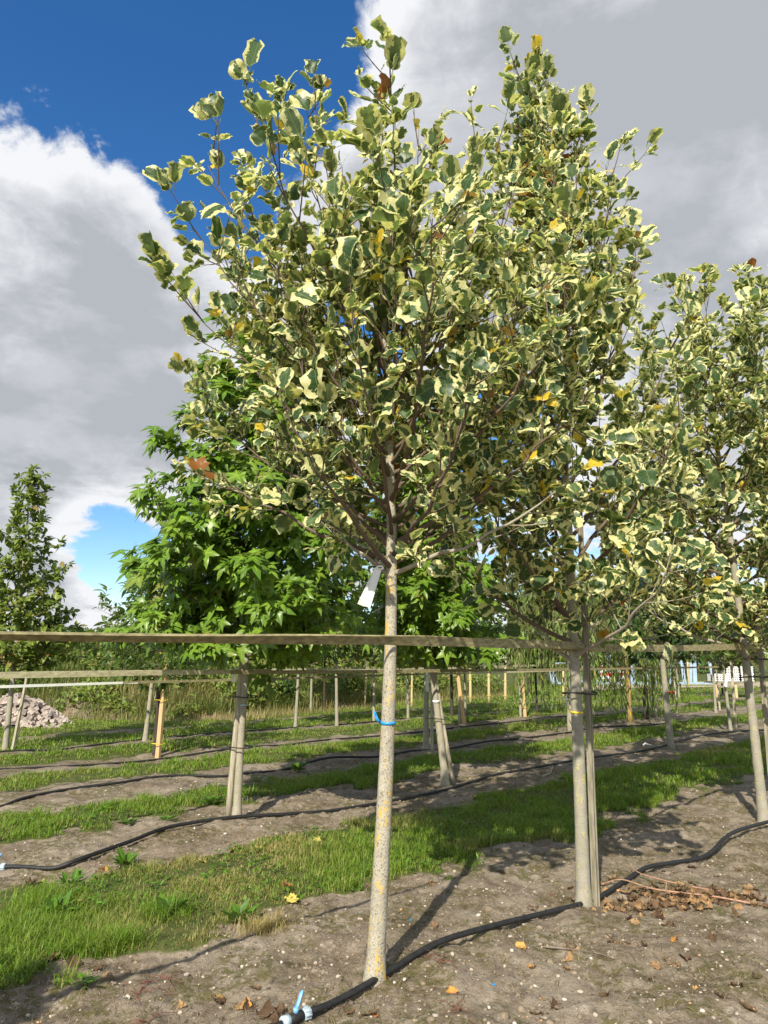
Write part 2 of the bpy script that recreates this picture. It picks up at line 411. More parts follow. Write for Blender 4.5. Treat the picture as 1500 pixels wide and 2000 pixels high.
def axis(lo_far, lo, hi, hi_far, d0, grow):
    a = list(np.arange(lo, hi, d0)); st = d0; p = a[-1]
    while p < hi_far: st *= grow; p += st; a.append(p)
    st = d0; p = a[0]; b = []
    while p > lo_far: st *= grow; p -= st; b.append(p)
    return np.array(b[::-1]+a)
gx = axis(-1500, -2.6, 4.6, 1500, .019, 1.045)
gy = axis(-300, 3.3, 8.4, 2500, .019, 1.045)
X, Y = np.meshgrid(gx, gy); xf, yf = X.ravel(), Y.ravel()
Z = hfun(xf, yf)
nx, ny = len(gx), len(gy)
i = np.arange(ny-1)[:, None]*nx+np.arange(nx-1)[None, :]
FQ = np.stack([i, i+1, i+1+nx, i+nx], -1).reshape(-1, 4)
def mat_ground():
    m, t, p, o = new_mat('soil_and_turf'); c = objco(t)
    so = t.add('ShaderNodeAttribute', attribute_name='soil').outputs['Fac']
    n1 = t.noise(c, 1.6, 5, .6); n2 = t.noise(c, 9, 6, .65); n3 = t.noise(c, 60, 4, .65); n4 = t.noise(c, 260, 2, .5)
    soil = t.mix(t.step(n1, .35, .65), (.275, .228, .170), (.180, .140, .098))
    soil = t.mix(t.step(n2, .50, .70), soil, (.345, .295, .228))
    soil = t.mix(t.math('MULTIPLY', t.step(n3, .52, .68), .7), soil, (.10, .075, .052))
    soil = t.mix(t.math('MULTIPLY', t.step(n4, .58, .66), .5), soil, (.46, .40, .33))
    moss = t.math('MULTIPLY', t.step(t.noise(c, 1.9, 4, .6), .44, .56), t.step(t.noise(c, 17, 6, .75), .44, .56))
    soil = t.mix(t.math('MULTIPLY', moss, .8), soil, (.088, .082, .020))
    vo = t.add('ShaderNodeTexVoronoi', i_Vector=c, i_Scale=34.0, feature='F1')
    pebr = t.add('ShaderNodeSeparateColor', i_0=vo.outputs['Color']).outputs[0]
    peb = t.math('MULTIPLY', t.step(vo.outputs['Distance'], .10, .16, 1, 0), t.step(pebr, .90, .92))
    soil = t.mix(t.math('MULTIPLY', t.step(t.noise(c, 3.6, 6, .7), .54, .66), .65), soil, (.105, .078, .054))
    soil = t.mix(peb, soil, (.55, .50, .42))
    turf = t.mix(t.step(n2, .35, .65), (.050, .080, .016), (.115, .115, .038))
    turf = t.mix(t.step(n3, .55, .7), turf, (.055, .045, .024))
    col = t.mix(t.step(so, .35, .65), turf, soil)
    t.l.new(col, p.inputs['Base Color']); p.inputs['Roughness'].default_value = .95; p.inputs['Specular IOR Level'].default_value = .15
    h = t.math('ADD', t.math('ADD', t.math('MULTIPLY', n3, .6), t.math('MULTIPLY', n4, .25)), t.math('ADD', t.math('MULTIPLY', n2, .6), t.math('MULTIPLY', peb, .3)))
    bump(t, p, h, .9, .02)
    return m
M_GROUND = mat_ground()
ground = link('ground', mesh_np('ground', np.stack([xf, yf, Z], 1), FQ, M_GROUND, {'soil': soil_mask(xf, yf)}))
tag(ground, 'bare sandy soil strips alternating with turf between the tree rows', None, None, 'structure')

# earth bank behind the rows
bs = np.linspace(-34, 30, 220); bn = np.linspace(16.2, 40, 110)
S_, N_ = np.meshgrid(bs, bn); bx = (S_*DIRV[0]+N_*NRM[0]).ravel(); by = (S_*DIRV[1]+N_*NRM[1]).ravel()
bz = bank_h(bx, by); bz = bz*(1+.25*(fbm(bx*1.4, by*1.4, 77, 3)-.5))-.03
i = np.arange(109)[:, None]*220+np.arange(219)[None, :]
def mat_bank():
    m, t, p, o = new_mat('bank_soil'); c = objco(t)
    n1 = t.noise(c, .7, 5, .6); n2 = t.noise(c, 7, 6, .65)
    col = t.mix(t.step(n1, .42, .56), (.085, .10, .03), (.26, .19, .15))
    col = t.mix(t.step(n2, .5, .7), col, (.16, .12, .08)); t.l.new(col, p.inputs['Base Color'])
    p.inputs['Roughness'].default_value = .95; bump(t, p, n2, 1.0, .08); return m
bank = link('earth_bank', mesh_np('earth_bank', np.stack([bx, by, bz], 1), np.stack([i, i+1, i+221, i+220], -1).reshape(-1, 4), mat_bank()))
tag(bank, 'low earth bank overgrown with weeds behind the tree rows', None, None, 'structure')

# ------------------------------------------------------------------ leaf shapes
def leaf_tulip(rng):
    rim = np.array([(0., .0), (.17, -.015), (.34, .05), (.47, .18), (.54, .36), (.47, .50), (.45, .65), (.46, .81), (.31, .89), (.15, .97), (0., .90)])
    rim = rim+np.where(np.arange(11)[:, None] % 10 == 0, 0, 1)*rng.normal(0, .020, (11, 2))
    k = rng.uniform(-1., 1.0); rim[5, 0] += .06*k; rim[7, 0] -= .08*k; rim[10, 1] += .07*k   # some leaves less lobed
    fold = rng.choice([rng.uniform(-.1, .55), rng.uniform(.6, 1.3)], p=[.72, .28]); curl = rng.uniform(-.8, .4); wav = rng.uniform(.02, .09); ph = rng.uniform(0, 6.3, 2); tw = rng.uniform(-.5, .5)
    V = []; LF = []; idx = {}
    for j, (rx, ry) in enumerate(rim):
        my = min(ry*.92+.02, rim[10, 1]) if j not in (0, 10) else ry
        for side in (1, -1):
            for a in (0, .55, 1.0):
                if a == 0 and side == -1: idx[j, side, 0] = idx[j, 1, 0]; continue
                if j in (0, 10) and a > 0: idx[j, side, a] = idx[j, 1, 0]; continue
                x = rx*a*side*(1+.06*side*math.sin(ph[0])); y = my+(ry-my)*a
                z = fold*abs(x)*(1-.45*abs(x)*2)+curl*y*y*.5+wav*math.sin(9*y+ph[1]*side+4*x)*a+tw*x*y
                if a == 1.0: z += rng.normal(0, .025)
                idx[j, side, a] = len(V); V.append((x, y, z)); LF.append((rx*a*side, my+(ry-my)*a, 1-a))
    T = []
    for j in range(10):
        for side in (1, -1):
            for a, b in ((0, .55), (.55, 1.0)):
                q = [idx[j, side, a], idx[j, side, b], idx[j+1, side, b], idx[j+1, side, a]]
                if side == -1: q = q[::-1]
                for tr in ((q[0], q[1], q[2]), (q[0], q[2], q[3])):
                    if len(set(tr)) == 3: T.append(tr)
    n0 = len(V); w = .012                                             # petiole
    for yy, zz in ((0, 0), (-.3, -.03), (-.62, -.0)):
        for dx, dz in ((-w, 0), (w, 0), (0, w*1.6)): V.append((dx, yy, zz+dz)); LF.append((0, 0, 2.0))
    for r in range(2):
        for q in range(3):
            a, b = n0+r*3+q, n0+r*3+(q+1) % 3; T += [(a, a+3, b+3), (a, b+3, b)]
    return np.array(V), np.array(T), np.array(LF)
def leaf_star(rng):
    c = np.array([0, .12]); lob = [(-128, .62), (-62, .92), (0, 1.0), (62, .92), (128, .62)]
    V = [(0, .12, 0)]; LF = [(0, .12, 1.)]; T = []
    droop = rng.uniform(.15, .55); keel = rng.uniform(.02, .07)
    def P(ang, r, dz=0): a = R(ang); return (math.sin(a)*r*.72, .12+math.cos(a)*r*.80, -droop*r*r*.6+dz)
    val = []
    for q in range(6):
        ang = [-172, -95, -31, 31, 95, 172][q]; r = [.17, .33, .37, .37, .33, .17][q]; val.append(len(V)); V.append(P(ang, r)); LF.append((0, 0, .2))
    for q, (ang, L) in enumerate(lob):
        L *= rng.uniform(.9, 1.1); ang += rng.uniform(-5, 5)
        m = len(V); V.append(P(ang, L*.5, keel)); LF.append((0, 0, 1.)); V.append(P(ang-17, L*.60)); LF.append((0, 0, 0)); V.append(P(ang, L)); LF.append((0, 0, .4)); V.append(P(ang+17, L*.60)); LF.append((0, 0, 0))
        a, b = val[q], val[q+1]
        T += [(0, m, a), (a, m, m+1), (m+1, m, m+2), (m+2, m, m+3), (m+3, m, b), (b, m, 0)]
    n0 = len(V); w = .012
    for yy in (.12, -.45):
        for dx, dz in ((-w, 0), (w, 0), (0, w)): V.append((dx, yy, dz)); LF.append((0, 0, 1.))
    for q in range(3):
        a, b = n0+q, n0+(q+1) % 3; T += [(a, b, b+3), (a, b+3, a+3)]
    return np.array(V), np.array(T), np.array(LF)
def leaf_ovate(rng, w=.30, pet=True):
    rim = [(0, 0), (w*.75, .18), (w, .45), (w*.6, .75), (0, 1.)]
    fold = rng.uniform(.1, .6); curl = rng.uniform(-.6, .1)
    V = []; LF = []; T = []
    mid = []; L = []; Rr = []
    for j, (x, y) in enumerate(rim):
        f = lambda x_, y_: fold*abs(x_)+curl*y_*y_*.5
        mid.append(len(V)); V.append((0, y, f(0, y))); LF.append((0, y, 1.))
        if 0 < j < 4:
            L.append(len(V)); V.append((-x, y, f(x, y)+rng.normal(0, .015))); LF.append((-x, y, 0.))
            Rr.append(len(V)); V.append((x, y, f(x, y)+rng.normal(0, .015))); LF.append((x, y, 0.))
    for q in range(4):
        if q == 0: T += [(mid[0], Rr[0], mid[1]), (mid[0], mid[1], L[0])]
        elif q == 3: T += [(mid[3], Rr[2], mid[4]), (mid[3], mid[4], L[2])]
        else: T += [(mid[q], Rr[q-1], Rr[q]), (mid[q], Rr[q], mid[q+1]), (mid[q], mid[q+1], L[q]), (mid[q], L[q], L[q-1])]
    if pet:
        n0 = len(V); V += [(-.01, -.22, 0), (.01, -.22, 0), (.01, .02, 0), (-.01, .02, 0)]; LF += [(0, 0, 1)]*4; T += [(n0, n0+1, n0+2), (n0, n0+2, n0+3)]
    return np.array(V, float), np.array(T), np.array(LF, float)
lr = np.random.default_rng(3)
TULIPS = [leaf_tulip(lr) for _ in range(36)]
STARS = [leaf_star(lr) for _ in range(16)]
OVATES = [leaf_ovate(lr) for _ in range(10)]
NARROW = [leaf_ovate(lr, .20) for _ in range(8)]
WILL = [leaf_ovate(lr, .085, False) for _ in range(6)]
WEEDL = [leaf_ovate(lr, .22) for _ in range(8)]
def norm(v): return v/(np.linalg.norm(v, axis=-1, keepdims=True)+1e-12)
def frames(tip, nrm):
    tip = norm(tip); x = norm(np.cross(tip, nrm)); z = np.cross(x, tip)
    return np.stack([x, tip, z], -1)                                     # columns x, y, z
def leaf_mass(name, shapes, pos, tip, nrm, size, rnd, mat, parent, vid=None):
    M_ = frames(tip, nrm); vid = RNG.integers(0, len(shapes), len(pos)) if vid is None else vid
    Vs, Ts, Ls, Rs = [], [], [], []; o = 0
    for k, (V, T, LF) in enumerate(shapes):
        q = np.where(vid == k)[0]
        if not len(q): continue
        W_ = np.einsum('nij,kj->nki', M_[q], V)*size[q][:, None, None]+pos[q][:, None, :]
        nv = len(V); Vs.append(W_.reshape(-1, 3)); Ts.append((T[None]+(o+np.arange(len(q))*nv)[:, None, None]).reshape(-1, 3)); o += nv*len(q)
        Ls.append(np.tile(LF, (len(q), 1))); Rs.append(np.repeat(rnd[q], nv))
    me = mesh_np(name, np.vstack(Vs), np.vstack(Ts), mat, {'lf': np.vstack(Ls), 'rnd': np.concatenate(Rs)}, True)
    ob = link(name, me, parent); ob['kind'] = 'stuff'; return ob
LEAFMESH = {}
def leaf_meshes(key, shapes, mat, copies):
    if key not in LEAFMESH:
        out = []
        for k, (V, T, LF) in enumerate(shapes):
            for c in range(copies):
                r = float(lr.random())*(.962 if key == 'tulip' else 1); out.append((k, r, mesh_np('leaf', V, T, mat, {'lf': LF, 'rnd': np.full(len(V), r)}, True)))
        LEAFMESH[key] = out
    return LEAFMESH[key]
from mathutils import Matrix
def leaf_objects(key, shapes, mat, pos, tip, nrm, size, parent, copies=4):
    ms = leaf_meshes(key, shapes, mat, copies); F_ = frames(tip, nrm); pl = np.array(parent.location)
    for q in range(len(pos)):
        o = link('leaf', ms[int(RNG.integers(0, len(ms)))][2], parent)
        m = np.eye(4); m[:3, :3] = F_[q]*size[q]; m[:3, 3] = pos[q]
        o.matrix_basis = Matrix(m.tolist())

# ------------------------------------------------------------------ trees
def unit(rng, n): return norm(rng.normal(size=(n, 3)))
def grow(rng, top, r0, H, zlo, zhi, env, nl, twig_len, step, up=.9, wob=.02, off=(0, 0), limb_r=.42, twig_gap=.15, bend=0.0, reach=1.0, fan=False, lean_pow=1.1):
    """skeleton in local coordinates (base at origin). top = xy shift of trunk at height H; env(z)->radius"""
    nz = 26; zs = np.linspace(0, H, nz); f = zs/H
    P = np.stack([top[0]*f**lean_pow+wob*np.sin(f*7+rng.uniform(0, 6))*f+bend*np.sin(f*math.pi*1.6), top[1]*f+wob*np.sin(f*6+rng.uniform(0, 6))*f, zs], 1)
    rad = r0*np.clip(1-f*.97, .03, 1)**.82
    rad[0] *= 1.16; rad[1] *= 1.03
    tz = lambda z: np.array([np.interp(z, zs, P[:, c]) for c in range(3)]); tr = lambda z: float(np.interp(z, zs, rad))
    limbs = []; anchors = []
    az0 = rng.uniform(0, 6.28)
    for i in range(nl):
        f_ = (i+.5)/nl; z0 = zlo+(zhi-zlo)*f_**1.4; az = az0+i*2.399+rng.uniform(-.35, .35)
        upl = up*(.34+.66*f_**.7); rough = env(min(z0+up*.9, H*.97)); Rr = rough*rng.uniform(.82, 1.06)*reach
        z1 = min(z0+upl*(Rr*.85+.25)*rng.uniform(.75, 1.3), H*.985)
        Rr = env(z1)*rng.uniform(.84, 1.05)
        if fan:                                                          # limbs rise from a short stretch of trunk and fan out to the whole crown
            z1 = zlo+.42+(H-.12-zlo-.42)*f_**.92; z0 = zlo+(zhi-zlo)*f_**1.15; Rr = env(z1)*(rng.uniform(.78, 1.04) if i % 4 else rng.uniform(.35, .7))
        h = np.array([math.cos(az), math.sin(az), 0]); p0 = tz(z0)
        c0 = np.array([off[0], off[1], 0])*min(1, (z1-zlo)/(H-zlo)*2)
        p2 = tz(z1)*np.array([.6, .6, 0])+c0+h*Rr+np.array([0, 0, z1])
        p1 = p0+h*Rr*(.62 if fan else .42)+np.array([0, 0, (z1-z0)*(.40 if fan else .28)])
        u = np.linspace(0, 1, 10)[:, None]; L = (1-u)**2*p0+2*u*(1-u)*p1+u*u*p2
        L[1:-1] += rng.normal(0, .012, (8, 3)); r1 = max(.006, tr(z0)*limb_r*rng.uniform(.8, 1.1)); lr_ = r1*(1-u[:, 0]*.86)
        length = np.linalg.norm(np.diff(L, axis=0), axis=1).sum()
        tw = []
        nt = max(3, int(length/twig_gap))
        for k in range(nt):
            uu = .16+.84*(k+rng.random()*.8)/nt; uu = min(uu, 1); ii = uu*9; a = int(min(ii, 8)); base = L[a]+(L[a+1]-L[a])*(ii-a)
            tan = norm(L[a+1]-L[a]); d = norm(tan*rng.uniform(.3, 1.0)+unit(rng, 1)[0]*.85+np.array([0, 0, .42]))
            ln = twig_len*rng.uniform(.5, 1.15)*(1.1-.45*uu)
            q = np.linspace(0, 1, 4)[:, None]; TW = base+d*ln*q+np.array([0, 0, 1])*ln*.18*q*q
            tw.append((TW, np.array([.0042, .0036, .003, .002])*(1 if r0 > .03 else .8)))
            na = max(2, int(ln/step))
            for s_ in (np.arange(na)+.7)/na:
                jj = s_*3; b = int(min(jj, 2)); anchors.append((*(TW[b]+(TW[b+1]-TW[b])*(jj-b)), *d))
            for _ in range(2): anchors.append((*TW[3], *norm(d+rng.normal(0, .3, 3))))
        limbs.append((L, lr_, tw))
    # leader
    za = np.arange(zhi*.9+.1*zlo, H, step*.55)
    for z in za:
        d = norm(np.array([*rng.normal(0, .6, 2), .7])); anchors.append((*(tz(z)), *d))
    for _ in range(4): anchors.append((*P[-1], *norm(np.array([*rng.normal(0, .4, 2), 1.]))))
    return P, rad, limbs, np.array(anchors)
def build_wood(root, rng, P, rad, limbs, m_trunk, m_limb, k=14, limb_parts=True, m_low=None):
    mb = MB(); PP = smooth_line(P, 4); rr = np.interp(np.linspace(0, 1, len(PP)), np.linspace(0, 1, len(P)), rad)
    rr = rr*(1+.10*(vnoise(PP[:, 2]*5, PP[:, 2]*0+rr[0]*99, 7)-.5)+.10*(vnoise(PP[:, 2]*13, PP[:, 2]*0+rr[0]*99, 8)-.5)); rr[:3] *= [1.12, 1.06, 1.02]
    mb.tube(np.vstack([PP[:1]-[0, 0, .08], PP]), np.concatenate([[rr[0]*1.05], rr]), k, True, .05, rng); mb.obj('trunk', m_trunk, root)
    if limb_parts:
        for i, (L, r, tw) in enumerate(limbs):
            mb = MB().tube(smooth_line(L, 2), np.interp(np.linspace(0, 1, 19), np.linspace(0, 1, 10), r), 7, True, .06, rng)
            for TW, tr in tw: mb.tube(TW, tr, 4, False)
            mb.obj('limb', m_low if (m_low and i < 3) else m_limb, root)
    else:
        mb = MB()
        for L, r, tw in limbs:
            mb.tube(L[::2], r[::2], 5, False)
            for TW, tr in tw: mb.tube(TW[[0, 3]], tr[[0, 3]]*1.1, 3, False)
        mb.obj('branches', m_limb, root)
def leaves_for(rng, A, N, size, mode, centre):
    """positions, tip directions, normals, sizes for N leaves from anchors"""
    q = rng.permutation(len(A)); q = q[:N] if N <= len(A) else np.concatenate([q, rng.integers(0, len(A), N-len(A))])
    a = A[q]; n = len(a); pos = a[:, :3].copy(); td = a[:, 3:]; up = np.array([0, 0, 1.])
    outw = norm((pos-centre)*[1, 1, .25]); rd = unit(rng, n); rd2 = unit(rng, n)
    sz = size*np.clip(rng.lognormal(-.04, .34, n), .45, 1.9)
    if mode == 'tulip':
        tip = norm(td*.6+rd*.85+up*rng.uniform(-.25, .75, (n, 1))+outw*.25)
        nrm = up*.45+outw*.30+rd2*.70+np.array([TOSUN])*.75
        pos = pos+tip*(.60*sz)[:, None]
    elif mode == 'star':
        tip = norm(outw*.6-up*rng.uniform(-.1, .75, (n, 1))+rd*.5); nrm = outw*.5+up*.55+rd2*.45+TOSUN[None]*.75
        pos = pos+norm(rd*.6+outw*.5+up*.35)*(.5*sz)[:, None]
    else:
        tip = norm(td*.5+rd*.8+outw*.3-up*rng.uniform(-.2, .6, (n, 1))); nrm = up*.55+outw*.3+rd2*.6+TOSUN[None]*.6
        pos = pos+tip*(.2*sz)[:, None]
    return pos, tip, nrm, sz
def pick_seen(pos, tip, nrm, sz, root, n):
    Wp = pos+np.array(root.location); x, y, zc = project(Wp+tip*sz[:, None]*.5)
    d = norm(np.array([0, 0, CAMH])-Wp); nn = frames(tip, nrm)[..., 2]
    sc = sz/np.maximum(zc, .5)*(.25+np.abs((nn*d).sum(1)))*np.where((x > -10) & (x < 1510) & (y > -10) & (y < 2010), 1, .001)
    # leaves on the near side of the crown are the ones in sight
    cz = np.median(zc); sc = sc*np.clip(1.3-(zc-cz)*.55, .3, 2)
    o = np.argsort(-sc); m = np.zeros(len(pos), bool); m[o[:n]] = True; return m

def big_tree(name, label, cat, loc, seed, kind, top, r0, H, zlo, zhi, env, nl, N, size, group, nobj=300, m_trunk=None, **kw):
    rng = np.random.default_rng(seed); root = thing(name, label, cat, (loc[0], loc[1], gz(loc[0], loc[1])), group)
    tl = kw.pop('twig_len', .45); st = kw.pop('step', .075)
    P, rad, limbs, A = grow(rng, top, r0, H, zlo, zhi, env, nl, tl, st, **kw)
    cen = np.array([top[0]*.6, top[1]*.6, (zlo+H)*.45])
    if kind == 'tulip': shapes, mat, ml, mlow = TULIPS, M_TULIP, M_LIMB, M_LIMB_P
    else: shapes, mat, ml, mlow = STARS, M_GUM, M_LIMB, None
    build_wood(root, rng, P, rad, limbs, m_trunk, ml, 16, True, mlow)
    pos, tip, nrm, sz = leaves_for(rng, A, N, size, kind, cen)
    m = pick_seen(pos, tip, nrm, sz, root, nobj) if nobj else np.zeros(len(pos), bool)
    if nobj: leaf_objects(kind, shapes, mat, pos[m], tip[m], nrm[m], sz[m], root, 4 if kind == 'tulip' else 5)
    q = ~m; rnd = rng.random(len(pos)); leaf_mass('foliage', shapes, pos[q], tip[q], nrm[q], sz[q], rnd[q], mat, root)
    return root, P, rad
def envf(*pts):
    z = [p[0] for p in pts]; r = [p[1] for p in pts]
    return lambda q: float(np.interp(q, z, r))

G_T = 'variegated tulip trees in the front row'
A0 = gnd(732, 1920); B0 = gnd(1140, 1762); C0 = gnd(1492, 1603)
envA = envf((2.2, .7), (2.5, 1.08), (2.9, 1.38), (3.4, 1.42), (3.9, 1.28), (4.5, 1.06), (5.0, .78), (5.4, .42))
treeA, PA, RA = big_tree('tulip_tree', 'slender variegated tulip tree with orange lichen and blue tape on its trunk', 'tree', A0, 5, 'tulip', (.10, .05), .047, 5.2, 2.05, 3.5, envA, 54, 5200, .072, G_T, 300, M_TRUNK_A,
                         off=(-.10, .16), fan=True, up=1.15, twig_len=.42, limb_r=.50, twig_gap=.14, bend=.05)
envB = envf((1.6, .7), (2.0, 1.1), (3.0, 1.25), (4.0, 1.1), (5.0, .85), (5.8, .5), (6.3, .22), (6.8, .1))
treeB, PB, RB = big_tree('tulip_tree', 'variegated tulip tree with low forking limbs and a split stake tied to its trunk', 'tree', B0, 6, 'tulip', (.02, .05), .047, 6.75, 1.58, 4.8, envB, 46, 5000, .077, G_T, 300, M_TRUNK_B,
                         fan=True, up=1.2, twig_len=.45, bend=.03, limb_r=.5, twig_gap=.15)
envC = envf((1.6, 1.1), (2.0, 1.5), (3.0, 1.65), (4.2, 1.55), (5.2, 1.15), (6.0, .5), (6.6, .15))
treeC, PC, RC = big_tree('tulip_tree', 'variegated tulip tree past the leaf pile, beside the raised hose bend', 'tree', C0, 7, 'tulip', (-.26, .05), .052, 6.0, 1.6, 4.6, envC, 46, 5800, .083, G_T, 250, M_TRUNK_B,
                         fan=True, lean_pow=2.4, up=1.0, twig_len=.5, limb_r=.48, twig_gap=.16)
D0 = C0+np.array([*DIRV, 0])*3.5
big_tree('tulip_tree', 'variegated tulip tree at the far end of the front row, only its crown in sight', 'tree', D0, 8, 'tulip', (.05, .0), .06, 5.2, 1.6, 4.0, envC, 38, 4200, .09, G_T, 120, M_TRUNK_B, fan=True, up=1.0, twig_len=.5, limb_r=.48, twig_gap=.18)
Z0 = A0-np.array([*DIRV, 0])*3.75
big_tree('tulip_tree', 'short bushy variegated tulip tree whose shadow falls on the soil by the grass tufts', 'tree', Z0, 9, 'tulip', (-.05, -.05), .035, 1.95, 1.0, 1.7, envf((.9, .4), (1.3, .55), (2.0, .3)), 14, 500, .12, G_T, 0, M_TRUNK_A, twig_len=.25, limb_r=.5)

G_G = 'sweetgums in the second row'
G1 = gnd(462, 1603); G2 = gnd(870, 1530)
envG = envf((1.4, .6), (1.8, 1.2), (2.6, 1.30), (3.6, 1.18), (4.4, .9), (5.1, .45), (5.6, .1))
treeG1, PG1, RG1 = big_tree('sweetgum_tree', 'star-leaved sweetgum with an upright trunk and grey stake on its shaded side', 'tree', G1, 21, 'star', (.12, 0), .044, 5.5, 1.55, 5.1, envG, 64, 9800, .128, G_G, 300, M_TRUNK_G,
         up=.45, twig_len=.36, step=.05, limb_r=.36, twig_gap=.11)
envG2 = envf((1.4, .5), (1.9, 1.0), (2.6, 1.15), (3.6, 1.05), (4.6, .7), (5.4, .25))
treeG2, PG2, RG2 = big_tree('sweetgum_tree', 'star-leaved sweetgum with a trunk leaning against its long stake', 'tree', G2, 22, 'star', (-.62, .1), .052, 5.4, 1.6, 4.9, envG2, 48, 6200, .135, G_G, 250, M_TRUNK_G,
         up=.45, twig_len=.42, step=.06, limb_r=.36, twig_gap=.14)

# --- smaller trees of the rows behind: prototypes first, then copies
def proto(seed, kind, top, r0, H, zlo, zhi, env, nl, N, size, mat, m_trunk, m_limb=None, shapes=None, **kw):
    rng = np.random.default_rng(seed); tl = kw.pop('twig_len', .4); st = kw.pop('step', .06)
    P, rad, limbs, A = grow(rng, top, r0, H, zlo, zhi, env, nl, tl, st, **kw)
    mb = MB(); mb.tube(np.vstack([P[:1]-[0, 0, .1], P]), np.concatenate([[rad[0]], rad]), 9, True, .05, rng); tm = mb.mesh('trunk', m_trunk)
    mb = MB()
    for L, r, tw in limbs:
        mb.tube(L[::3], r[::3], 5, False)
        for TW, tr in tw: mb.tube(TW[[0, 3]], tr[[0, 3]]*1.1, 3, False)
    bm_ = mb.mesh('branches', m_limb or M_LIMB)
    pos, tip, nrm, sz = leaves_for(rng, A, N, size, kind, np.array([0, 0, (zlo+H)*.45]))
    shapes = shapes or OVATES
    tmp = leaf_mass('crown', shapes, pos, tip, nrm, sz, rng.random(len(pos)), mat, None); cm = tmp.data; bpy.data.objects.remove(tmp)
    return dict(trunk=tm, branches=bm_, crown=cm, P=P, rad=rad, H=H)
def place(pr, name, label, loc, rz=0.0, sc=1.0, group=None, trunk_mat=None, tilt=(0, 0), cat='tree'):
    root = thing(name, label, cat, (loc[0], loc[1], gz(loc[0], loc[1])), group); root.rotation_euler = (tilt[0], tilt[1], rz); root.scale = (sc, sc, sc)
    o = link('trunk', pr['trunk'], root)
    if trunk_mat:
        o.material_slots[0].link = 'OBJECT'; o.material_slots[0].material = trunk_mat
    link('branches', pr['branches'], root)
    c = link('crown', pr['crown'], root); c['kind'] = 'stuff'
    return root
P_CONE = proto(31, 'ovate', (.0, 0), .055, 5.3, 1.35, 5.0, envf((1.2, .5), (1.7, 1.1), (2.5, 1.0), (3.5, .66), (4.5, .32), (5.3, .1)), 54, 7000, .10, M_CONE, M_TRUNK_B, twig_len=.27, up=.7, twig_gap=.13)
P_CHERRY = proto(32, 'ovate', (.05, 0), .05, 4.0, 1.25, 3.4, envf((1.1, .7), (1.6, 1.35), (2.4, 1.3), (3.2, .8), (4.0, .2)), 26, 2300, .13, M_OVATE, M_TRUNK_B, shapes=NARROW, twig_len=.5, up=.45, twig_gap=.2)
P_SMALL = proto(33, 'ovate', (.03, 0), .042, 4.2, 1.35, 3.6, envf((1.2, .4), (1.8, .85), (2.6, .9), (3.4, .6), (4.2, .15)), 26, 2300, .10, M_OVATE, M_TRUNK_B, twig_len=.35, up=.6, twig_gap=.17)
P_YEL = proto(34, 'ovate', (-.03, 0), .040, 4.2, 1.45, 3.6, envf((1.3, .5), (1.9, 1.0), (2.8, 1.0), (3.6, .6), (4.2, .15)), 28, 2600, .10, M_OVATE2, M_TRUNK_B, twig_len=.4, up=.5, twig_gap=.17)
P_DARK = proto(35, 'ovate', (.02, 0), .072, 4.0, 1.62, 3.4, envf((1.5, .6), (1.8, 1.0), (2.6, 1.15), (3.4, .8), (4.0, .2)), 30, 3000, .12, M_DARKLEAF, M_TRUNK_G, m_limb=M_LIMB, shapes=NARROW, twig_len=.4, up=.35, twig_gap=.15)
P_FARGUM = proto(36, 'star', (.03, 0), .055, 4.8, 1.5, 4.3, envf((1.3, .5), (1.9, 1.0), (2.8, 1.0), (3.8, .7), (4.8, .15)), 34, 2600, .16, M_GUM, M_TRUNK_G, shapes=STARS, twig_len=.4, up=.45, twig_gap=.17)
G_B = 'young trees in the rows behind'
